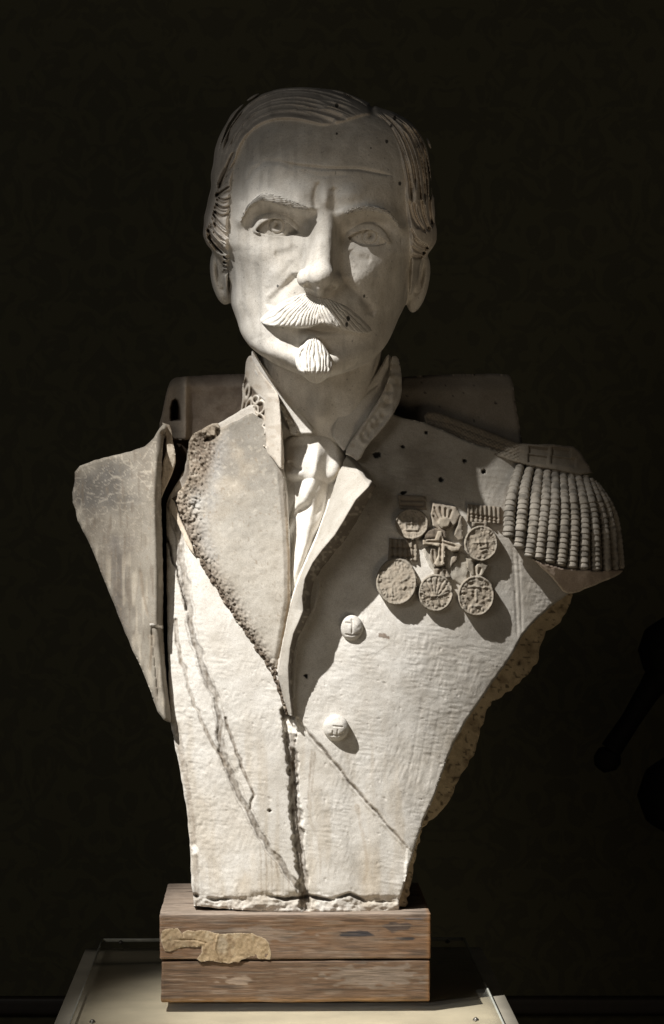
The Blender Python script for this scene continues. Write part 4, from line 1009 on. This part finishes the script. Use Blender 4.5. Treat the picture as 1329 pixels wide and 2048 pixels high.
def ribbon(name, poly, lines, hgt=9, seed=1, col=(.35, .32, .28), parent=None, ribs=0, ang=0):
    def dfn(U, V, E):
        r = T(U, V) + hgt
        if ribs:
            r = r + 2.4 * np.sin((U * math.cos(ang) + V * math.sin(ang)) * ribs)
        for mk in lines: r = r - groove(U, V, mk, 2.2, 5, wn=.1)
        return r + 1.2 * noise2(U, V, 7, seed)
    def pt(U, V, E):
        P = np.ones((len(U), 3), np.float32) * np.array(col)
        for mk in lines: P = mixc(P, .6 * groove(U, V, mk, 2, 1, wn=.1), (.3, .25, .2))
        return mixc(P, .4 * ss(noise2(U, V, 6, seed), .1, .5), (.4, .34, .28))
    return slab(name, poly, dfn, M_WORN, step=1.4, thick=hgt + 6, smooth_n=0, rnd=3, jagged=.8, paint=pt, seed=seed)
def medal(*parts):
    """group the relief pieces of one medal: the disc carries its ribbon"""
    head = parts[0]
    for p in parts[1:]: p.parent = head
    return head
medal(coin('medal', 824, 1048, 34, 31, [[(824, 1034), (824, 1058)], [(812, 1046), (838, 1046)], [(812, 1034), (812, 1060), (836, 1060), (837, 1036)]], 3),
      ribbon('ribbon', [(796, 990), (850, 992), (854, 1020), (800, 1018)], [[(798, 1000), (852, 1002)], [(798, 1010), (852, 1012)]], seed=4))
medal(coin('medal', 794, 1163, 41, 48, [[(770, 1176), (776, 1190)], [(784, 1180), (786, 1194)], [(800, 1166), (822, 1150)], [(806, 1180), (812, 1170)]], 5, tilt=.12, hgt=18),
      ribbon('ribbon', [(779, 1076), (833, 1080), (835, 1122), (776, 1122)], [[(777, 1112), (834, 1114)], [(778, 1094), (834, 1098)]], seed=6, ribs=.62))
medal(coin('medal', 872, 1186, 35, 38, [[(846, 1186), (862, 1192), (880, 1192), (900, 1184)], [(852, 1200), (856, 1208)], [(862, 1202), (866, 1212)], [(876, 1200), (880, 1212)]], 7, rays=True, hgt=16),
      ribbon('ribbon', [(868, 1138), (892, 1134), (904, 1156), (870, 1156)], [[(880, 1140), (878, 1154)], [(890, 1140), (892, 1154)]], seed=8, hgt=14))
medal(coin('medal', 953, 1192, 37, 41, [[(953, 1176), (953, 1206)], [(934, 1176), (948, 1172), (966, 1176), (976, 1172)], [(940, 1212), (966, 1212)], [(930, 1190), (936, 1196)]], 9, hgt=20),
      ribbon('ribbon', [(932, 1116), (944, 1118), (950, 1134), (962, 1120), (978, 1132), (966, 1152), (956, 1162), (944, 1150), (934, 1134)], [[(950, 1130), (952, 1156)], [(962, 1134), (958, 1150)]], seed=10, hgt=17, col=(.46, .43, .38)))
medal(coin('medal', 963, 1087, 34, 36, [[(958, 1076), (960, 1096), (974, 1094), (972, 1074)], [(944, 1086), (984, 1084)], [(962, 1104), (974, 1100), (982, 1106)]], 11, hgt=19),
      ribbon('ribbon', [(936, 1008), (1002, 1014), (1004, 1048), (934, 1044)], [[(936, 1028), (1002, 1038)], [(938, 1034), (1000, 1044)]], seed=12, ribs=.7, hgt=12),
      ribbon('ring', [(944, 1044), (974, 1044), (976, 1054), (944, 1054)], [[(950, 1050), (970, 1050)]], seed=13, hgt=20))
# cross with a burst of rays above it
CRS = [(846, 1080), (870, 1078), (876, 1062), (884, 1062), (888, 1080), (910, 1086), (924, 1090), (920, 1102), (904, 1104), (892, 1094), (890, 1112), (888, 1132), (876, 1134), (868, 1128), (876, 1112), (878, 1094), (862, 1090), (846, 1090)]
medal(ribbon('cross_medal', CRS, [[(850, 1083), (884, 1085), (918, 1095)], [(883, 1070), (882, 1128)]], seed=14, hgt=20, col=(.55, .50, .43)),
      ribbon('ribbon', [(866, 1004), (912, 1014), (922, 1030), (914, 1046), (900, 1060), (884, 1064), (866, 1052), (862, 1028)], [[(868, 1012), (880, 1040)], [(880, 1012), (886, 1036)], [(892, 1014), (892, 1036)], [(904, 1018), (898, 1038)], [(866, 1030), (876, 1044)]], seed=15, hgt=13, col=(.43, .39, .34)),
      ribbon('rosette', [(878, 1038), (892, 1034), (902, 1042), (898, 1054), (884, 1056), (876, 1048)], [], seed=16, hgt=22, col=(.46, .42, .36)),
      ribbon('ray', [(850, 1064), (872, 1056), (894, 1060), (892, 1076), (870, 1076), (848, 1078)], [], seed=17, hgt=16, col=(.22, .19, .16)),
      ribbon('ray', [(862, 1094), (872, 1096), (874, 1116), (880, 1132), (868, 1136), (860, 1118)], [[(866, 1098), (870, 1130)]], seed=18, hgt=12),
      ribbon('ray', [(912, 1104), (920, 1106), (914, 1122), (900, 1136), (902, 1120)], [], seed=19, hgt=12),
      ribbon('ray', [(920, 1030), (926, 1032), (926, 1080), (918, 1082), (908, 1070), (916, 1050)], [], seed=20, hgt=12))
slab('medal_backing', [(846, 1090), (930, 1100), (940, 1130), (932, 1176), (906, 1160), (880, 1160), (850, 1120)], lambda U, V, E: T(U, V) + 5 + 2 * noise2(U, V, 9, 3), M_WORN, step=2, thick=10, smooth_n=1, rnd=3, jagged=1, paint=lambda U, V, E: np.ones((len(U), 3)) * np.array([.58, .56, .52]))

# ================================================================== WOODEN BLOCK, PEDESTAL, ROOM
def rbox(name, lo, hi, mat, parent, res=2.5, rad=3, disp=None, paint=None, rot=0.0, piv=(0, 0), flat=None):
    """box in units (x right, y back, z up from camera height), rounded edges, painted"""
    lo = np.array(lo, float); hi = np.array(hi, float)
    Vs = []; Qs = []; n0 = 0
    rs = res if isinstance(res, (tuple, list)) else (res,) * 3
    cnt = [max(1, int((hi[i] - lo[i]) / rs[i])) for i in range(3)]
    for ax in range(3):
        b, c = [(1, 2), (2, 0), (0, 1)][ax]
        for side in (0, 1):
            nb_, nc_ = cnt[b], cnt[c]
            B_, C_ = np.meshgrid(np.linspace(lo[b], hi[b], nb_ + 1), np.linspace(lo[c], hi[c], nc_ + 1), indexing='ij')
            P = np.zeros(B_.shape + (3,)); P[..., ax] = hi[ax] if side else lo[ax]; P[..., b] = B_; P[..., c] = C_
            idx = np.arange(B_.size).reshape(B_.shape) + n0
            q = np.stack([idx[:-1, :-1], idx[1:, :-1], idx[1:, 1:], idx[:-1, 1:]], -1).reshape(-1, 4)
            if not side: q = q[:, ::-1]
            Vs.append(P.reshape(-1, 3)); Qs.append(q); n0 += B_.size
    P = np.concatenate(Vs); Q = np.concatenate(Qs)
    key_ = np.round(P * 50).astype(np.int64); _, first, inv = np.unique(key_, axis=0, return_index=True, return_inverse=True)
    P = P[first]; Q = inv.reshape(-1)[Q]
    inner = np.clip(P, lo + rad, hi - rad); N = P - inner; ln = np.linalg.norm(N, axis=1)[:, None] + 1e-9
    N = N / ln; P2 = inner + N * rad
    if disp is not None: P2 = P2 + N * disp(P2, N)[:, None]
    col = paint(P2, N) if paint is not None else np.ones((len(P2), 3), np.float32)
    co, si = math.cos(rot), math.sin(rot)
    x = (P2[:, 0] - piv[0]) * co - (P2[:, 1] - piv[1]) * si + piv[0]; y = (P2[:, 0] - piv[0]) * si + (P2[:, 1] - piv[1]) * co + piv[1]
    me = mesh_np(name, np.stack([x * S, y * S, EYE + P2[:, 2] * S], 1), Q, paint=col)
    return link(name, me, mat, parent)

def wood_mat():
    m, nt, b = new_mat('old_wood'); L = nt.links.new
    tc = nd(nt, 'ShaderNodeTexCoord'); mp = nd(nt, 'ShaderNodeMapping'); mp.inputs['Scale'].default_value = (6.0, 40, 110)
    L(tc.outputs['Object'], mp.inputs['Vector'])
    n = nd(nt, 'ShaderNodeTexNoise'); n.inputs['Scale'].default_value = 9; n.inputs['Detail'].default_value = 9; n.inputs['Roughness'].default_value = .72; n.inputs['Distortion'].default_value = .15
    L(mp.outputs[0], n.inputs['Vector'])
    r = nd(nt, 'ShaderNodeValToRGB'); r.color_ramp.elements[0].position = .3; r.color_ramp.elements[0].color = (.40, .38, .36, 1); r.color_ramp.elements[1].position = .66; r.color_ramp.elements[1].color = (1.25, 1.2, 1.15, 1)
    L(n.outputs['Fac'], r.inputs['Fac'])
    a = nd(nt, 'ShaderNodeAttribute'); a.attribute_name = 'paint'
    x = nd(nt, 'ShaderNodeMix'); x.data_type = 'RGBA'; x.blend_type = 'MULTIPLY'; x.inputs[0].default_value = 1
    L(a.outputs['Color'], x.inputs[6]); L(r.outputs[0], x.inputs[7]); L(x.outputs[2], b.inputs['Base Color'])
    b.inputs['Roughness'].default_value = .7
    bp = nd(nt, 'ShaderNodeBump'); bp.inputs['Strength'].default_value = .6; bp.inputs['Distance'].default_value = .0008
    L(n.outputs['Fac'], bp.inputs['Height']); L(bp.outputs['Normal'], b.inputs['Normal'])
    return m
M_WOOD = wood_mat()
def blob(x, z, cx, cz, sx, sz, seed, th=.5):
    g = np.exp(-((x - cx) / sx) ** 2 - ((z - cz) / sz) ** 2); return ss(g + .35 * noise2(x * .35, z, 5, seed), th, th + .15)
def wood_paint(top):
    def f(P, N):
        x = P[:, 0] + 664.5; z = 1024 - P[:, 2]; y = P[:, 1]
        C0 = np.ones((len(P), 3), np.float32) * np.array([.205, .122, .068])
        g = fbm(x * .12, z + y * .2, 7, 3, 3 if top else 8)
        C0 = mixc(C0, .55 * ss(g, -.1, .5), (.27, .175, .105))
        C0 = mixc(C0, .6 * ss(fbm(x * .4, z, 40, 2, 5), -.1, .5), (.22, .165, .125))
        fr = N[:, 1] < -.5
        if top:
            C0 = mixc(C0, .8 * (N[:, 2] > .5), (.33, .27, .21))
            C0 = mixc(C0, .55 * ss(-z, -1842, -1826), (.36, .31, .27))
            C0 = mixc(C0, .95 * blob(x, z, 712, 1868, 48, 6, 4) * fr, (.035, .035, .042))
            C0 = mixc(C0, .85 * blob(x, z, 793, 1855, 34, 11, 7, .42) * fr, (.07, .055, .05))
            C0 = mixc(C0, .9 * blob(x, z, 812, 1878, 22, 3.5, 9) * fr, (.04, .04, .045))
            C0 = mixc(C0, .7 * blob(x, z, 820, 1838, 34, 3, 10) * fr, (.12, .13, .15))
            C0 = mixc(C0, .55 * blob(x, z, 500, 1868, 130, 20, 11) * fr, (.33, .28, .23))
        else:
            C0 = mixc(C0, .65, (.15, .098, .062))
            C0 = mixc(C0, .65 * blob(x, z, 745, 1952, 105, 22, 14, .35) * fr, (.27, .23, .19))
            C0 = mixc(C0, .6 * blob(x, z, 480, 1960, 46, 9, 12, .4) * fr, (.46, .38, .30))
            C0 = mixc(C0, .7 * ss(z, 1990, 2003), (.30, .17, .06))
        C0 = mixc(C0, .55 * ss(noise2(x * .05, z + y * .3, 2.2, 91), .25, .6), (.30, .24, .185))
        C0 = mixc(C0, .6 * ss(noise2(x * .04, z + y * .3, 2.6, 92), .3, .65), (.06, .042, .03))
        C0 = mixc(C0, .5 * ss(x, 850, 860), (.33, .16, .05))
        return C0
    return f
def wood_disp(P, N):
    return .9 * fbm(P[:, 0] * .08, P[:, 2] + P[:, 1] * .3, 5, 2, 3) + 1.2 * noise3(P[:, 0], P[:, 1], P[:, 2], 60, 3)
ROT = math.radians(1.3)
pxc = (591 - 664.5)
block = empty('wooden_block', (pxc * S, 0.11, EYE - 981 * S), label='worn brown wooden block of two stacked boards under the bust', category='wooden block')
xl, xr = 320 - 664.5, 862.5 - 664.5
def put(o, par):
    o.parent = par; o.matrix_parent_inverse = __import__('mathutils').Matrix.Translation(-par.location); return o
ztop, zmid, zbot = 1024 - 1827, 1024 - 1920, 1024 - 2005
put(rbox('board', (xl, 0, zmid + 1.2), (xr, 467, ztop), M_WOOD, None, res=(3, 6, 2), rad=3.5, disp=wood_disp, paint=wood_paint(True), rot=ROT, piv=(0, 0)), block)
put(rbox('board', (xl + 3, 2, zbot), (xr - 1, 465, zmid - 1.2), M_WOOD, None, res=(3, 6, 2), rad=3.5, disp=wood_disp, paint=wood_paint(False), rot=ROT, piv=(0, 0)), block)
# torn paper still glued on the front of the upper board
PAPER = [(324, 1862), (342, 1857), (356, 1856), (364, 1866), (376, 1860), (404, 1860), (430, 1866), (445, 1868), (470, 1866), (505, 1866), (524, 1874), (538, 1886), (542, 1902), (540, 1920), (520, 1918), (505, 1912), (483, 1920), (478, 1925), (440, 1925), (415, 1922), (402, 1924), (394, 1918), (404, 1905), (404, 1892), (380, 1894), (350, 1900), (330, 1902), (324, 1888)]
def pap_paint(U, V, E):
    P = np.ones((len(U), 3), np.float32) * np.array([.80, .64, .44])
    P = mixc(P, .6 * ss(fbm(U, V, 26, 3, 4), -.1, .4), (.62, .50, .36))
    P = mixc(P, .5 * ss(gauss(U, V, 445, 1890, 14, 24), .3, .8), (.80, .74, .64))
    P = mixc(P, .7 * ss(fbm(U, V, 9, 3, 14), .15, .5), (.98, .86, .66))
    P = mixc(P, .6 * ss(fbm(U, V, 16, 3, 24), .15, .5), (.42, .30, .19))
    return mixc(P, .5 * ss(-E, -3, 0), (.95, .85, .7))
pp = slab('torn_paper', PAPER, lambda U, V, E: 1.6 - (U - 664.5) * math.tan(ROT) + 1.0 * noise2(U, V, 12, 3) + .6 * noise2(U, V, 5, 4) - groove(U, V, [(345, 1880), (390, 1880), (420, 1888)], 1.6, 1.5) - groove(U, V, [(364, 1862), (368, 1875)], 1.4, 2) + groove(U, V, [(436, 1868), (430, 1900), (440, 1922)], 2, 2), plaster('old_paper', tint=(.55, .52, .47), fine=.5, pit=.05), None, step=1.2, thick=5, smooth_n=0, jagged=2.4, rnd=.5, paint=pap_paint)
put(pp, block)

def simple(name, col, rough=.5, spec=.5, bump=0, scale=80):
    m, nt, b = new_mat(name); b.inputs['Roughness'].default_value = rough; b.inputs['Specular IOR Level'].default_value = spec
    L = nt.links.new; tc = nd(nt, 'ShaderNodeTexCoord'); n = nd(nt, 'ShaderNodeTexNoise'); n.inputs['Scale'].default_value = scale; n.inputs['Detail'].default_value = 6
    r = nd(nt, 'ShaderNodeValToRGB'); r.color_ramp.elements[0].color = tuple(c * .85 for c in col) + (1,); r.color_ramp.elements[1].color = tuple(c * 1.12 for c in col) + (1,)
    r.color_ramp.elements[0].position = .35; r.color_ramp.elements[1].position = .65
    L(tc.outputs['Object'], n.inputs['Vector']); L(n.outputs['Fac'], r.inputs['Fac']); L(r.outputs[0], b.inputs['Base Color'])
    if bump:
        bp = nd(nt, 'ShaderNodeBump'); bp.inputs['Strength'].default_value = bump; bp.inputs['Distance'].default_value = .001
        L(n.outputs['Fac'], bp.inputs['Height']); L(bp.outputs['Normal'], b.inputs['Normal'])
    return m
M_CREAM = simple('cream_laminate', (.64, .585, .47), .45, .4, .05, 14)
M_STEEL = simple('screw_steel', (.16, .15, .13), .4, .6); M_STEEL.node_tree.nodes['Principled BSDF'].inputs['Metallic'].default_value = .8
# clear acrylic sheet: Fresnel mix of gloss and plain transparency, with faint dust and scratches
def acrylic():
    m, nt, b = new_mat('clear_acrylic'); nt.nodes.remove(b); L = nt.links.new; out = nt.nodes['Material Output']
    tr = nd(nt, 'ShaderNodeBsdfTransparent'); tr.inputs[0].default_value = (.95, .94, .91, 1)
    gl = nd(nt, 'ShaderNodeBsdfGlossy'); gl.inputs['Roughness'].default_value = .12
    fr = nd(nt, 'ShaderNodeFresnel'); fr.inputs['IOR'].default_value = 1.05
    ge = nd(nt, 'ShaderNodeNewGeometry'); fm = nd(nt, 'ShaderNodeMath'); fm.operation = 'MULTIPLY'; iv = nd(nt, 'ShaderNodeMath'); iv.operation = 'SUBTRACT'; iv.inputs[0].default_value = 1
    L(ge.outputs['Backfacing'], iv.inputs[1]); L(fr.outputs[0], fm.inputs[0]); L(iv.outputs[0], fm.inputs[1])
    mx = nd(nt, 'ShaderNodeMixShader'); L(fm.outputs[0], mx.inputs[0]); L(tr.outputs[0], mx.inputs[1]); L(gl.outputs[0], mx.inputs[2])
    tc = nd(nt, 'ShaderNodeTexCoord'); mp = nd(nt, 'ShaderNodeMapping'); mp.inputs['Rotation'].default_value = (0, 0, .5); mp.inputs['Scale'].default_value = (2, 40, 1)
    n = nd(nt, 'ShaderNodeTexNoise'); n.inputs['Scale'].default_value = 16; n.inputs['Detail'].default_value = 3
    rr = nd(nt, 'ShaderNodeValToRGB'); rr.color_ramp.elements[0].position = .62; rr.color_ramp.elements[1].position = .8; rr.color_ramp.elements[0].color = (.025, .025, .025, 1); rr.color_ramp.elements[1].color = (.22, .22, .22, 1)
    L(tc.outputs['Object'], mp.inputs[0]); L(mp.outputs[0], n.inputs[0]); L(n.outputs['Fac'], rr.inputs[0])
    df = nd(nt, 'ShaderNodeBsdfDiffuse'); df.inputs[0].default_value = (.6, .58, .52, 1)
    m2 = nd(nt, 'ShaderNodeMixShader'); L(rr.outputs[0], m2.inputs[0]); L(mx.outputs[0], m2.inputs[1]); L(df.outputs[0], m2.inputs[2]); L(m2.outputs[0], out.inputs[0])
    return m
M_ACR = acrylic()
zac = zbot - 1.5
TC = -92; acr_c = TC * S
acr = rbox('acrylic_sheet', (TC - 418, -360, zac - 8), (TC + 418, 860, zac), M_ACR, None, res=(400, 400, 8), rad=.8, rot=ROT, piv=(0, 0))
acr['label'] = 'clear acrylic sheet screwed down over the cream pedestal top'; acr['category'] = 'acrylic sheet'
M_EDGE = simple('acrylic_edge', (.55, .56, .5), .3, .6)
def rotp(x, y): co, si = math.cos(ROT), math.sin(ROT); return x * co - y * si, x * si + y * co
for nm, lo, hi in (('polished_edge', (TC + 415, -359, zac - 7.5), (TC + 418.6, 860, zac + .4)), ('polished_edge', (TC - 418.6, -359, zac - 7.5), (TC - 416, 860, zac + .4)), ('polished_edge', (TC - 415, 858, zac - 7.5), (TC + 414, 861, zac + .4))):
    rbox(nm, lo, hi, M_EDGE, acr, res=(100, 100, 8), rad=.5, rot=ROT)
import bmesh
sm = bpy.data.meshes.new('screw'); bm = bmesh.new()
bmesh.ops.create_cone(bm, cap_ends=True, segments=16, radius1=6.5 * S, radius2=5 * S, depth=3 * S)
bmesh.ops.create_uvsphere(bm, u_segments=12, v_segments=8, radius=4.5 * S)
bm.to_mesh(sm); bm.free(); sm.materials.append(M_STEEL)
for (x, y) in ((TC - 372, 800), (TC + 374, 792), (TC - 374, -195), (TC + 366, -190)):
    o = bpy.data.objects.new('screw', sm); C.objects.link(o); rx, ry = rotp(x, y); o.location = (rx * S, ry * S, EYE + (zac + 1) * S); o.parent = acr
ped = rbox('pedestal', (TC - 455, -400, zac - 34), (TC + 455, 840, zac - 18), M_CREAM, None, res=(60, 60, 16), rad=3, rot=ROT)
ped['label'] = 'cream display pedestal below the clear acrylic sheet'; ped['category'] = 'pedestal'
rbox('pedestal_body', (TC - 435, -380, -3000), (TC + 435, 820, zac - 34), M_CREAM, ped, res=(400, 400, 400), rad=3, rot=ROT)
for (x, y) in ((TC - 372, 800), (TC + 374, 792), (TC - 374, -195), (TC + 366, -190)):
    q = rbox('spacer', (x - 8, y - 8, zac - 18), (x + 8, y + 8, zac - 8), M_ACR, acr, res=8, rad=2, rot=ROT)

# room: papered wall, skirting, floor
def damask():
    m, nt, b = new_mat('damask_paper'); L = nt.links.new
    tc = nd(nt, 'ShaderNodeTexCoord'); sx = nd(nt, 'ShaderNodeSeparateXYZ'); L(tc.outputs['Object'], sx.inputs[0])
    def mth(op, a, bb=None):
        x = nd(nt, 'ShaderNodeMath'); x.operation = op
        for i, q in enumerate((a, bb)):
            if q is None: continue
            if isinstance(q, (int, float)): x.inputs[i].default_value = q
            else: L(q, x.inputs[i])
        return x.outputs[0]
    px = mth('DIVIDE', sx.outputs[0], .34); row = mth('DIVIDE', sx.outputs[2], .42)
    fx = mth('ABSOLUTE', mth('SUBTRACT', mth('FRACT', px), .5)); fz = mth('FRACT', row)
    cb = nd(nt, 'ShaderNodeCombineXYZ'); L(fx, cb.inputs[0]); L(fz, cb.inputs[1])
    n = nd(nt, 'ShaderNodeTexNoise'); n.inputs['Scale'].default_value = 7; n.inputs['Detail'].default_value = 2; n.inputs['Distortion'].default_value = 2.2; L(cb.outputs[0], n.inputs['Vector'])
    r = nd(nt, 'ShaderNodeValToRGB'); r.color_ramp.elements[0].position = .48; r.color_ramp.elements[0].color = (.082, .074, .036, 1); r.color_ramp.elements[1].position = .52; r.color_ramp.elements[1].color = (.066, .059, .031, 1)
    L(n.outputs['Fac'], r.inputs['Fac']); L(r.outputs[0], b.inputs['Base Color']); b.inputs['Roughness'].default_value = .8
    return m
def plane(name, verts, mat, **tags):
    me = bpy.data.meshes.new(name); me.from_pydata(verts, [], [tuple(range(len(verts)))]); me.update()
    o = link(name, me, mat)
    for k, v in tags.items(): o[k] = v
    return o
yw = 1.35
plane('wall', [(-4, yw, 0), (4, yw, 0), (4, yw, 3.4), (-4, yw, 3.4)], damask(), kind='structure')
M_FLOOR = simple('dark_floor', (.035, .024, .016), .45, .4, .1, 20)
plane('floor', [(-4, -4, 0), (4, -4, 0), (4, yw, 0), (-4, yw, 0)], M_FLOOR, kind='structure')
M_SK = simple('dark_dado', (.03, .022, .014), .5, .4)
dado = rbox('dado_rail', (-7000, 2670, -1490), (7000, 2699, -1432), M_SK, None, res=(2000, 30, 10), rad=6)
dado['label'] = 'dark moulded rail low along the patterned wall behind the pedestal'; dado['category'] = 'dado rail'
# black turned object lost in the shadow at the right edge
M_BLK = simple('black_lacquer', (.009, .008, .006), .7, .2)
blk = empty('dark_stand', at(1290., 1500., -1500.), label='barely visible black stand with a round knob, in deep shadow at the right edge', category='stand')
def kn(nm, pts, rr): put(tube(nm, catmull(pts, 10), np.interp(np.linspace(0, 1, (len(pts) - 1) * 10 + 1), np.linspace(0, 1, len(rr)), rr), M_BLK, ns=20, parent=None), blk)
kn('arm', [(1222, 1500, -1500), (1262, 1440, -1500), (1300, 1380, -1500), (1340, 1330, -1500)], [22, 20, 24, 40])
kn('knob', [(1209, 1545, -1500), (1211, 1535, -1500), (1215, 1520, -1500), (1220, 1505, -1500), (1224, 1496, -1500)], [2, 22, 28, 24, 8])
kn('upper_disc', [(1330, 1235, -1500), (1330, 1260, -1500), (1330, 1300, -1500), (1330, 1340, -1500), (1330, 1365, -1500)], [4, 40, 54, 42, 10])
kn('lower_disc', [(1340, 1510, -1500), (1340, 1540, -1500), (1340, 1590, -1500), (1340, 1640, -1500), (1340, 1665, -1500)], [4, 48, 66, 48, 10])
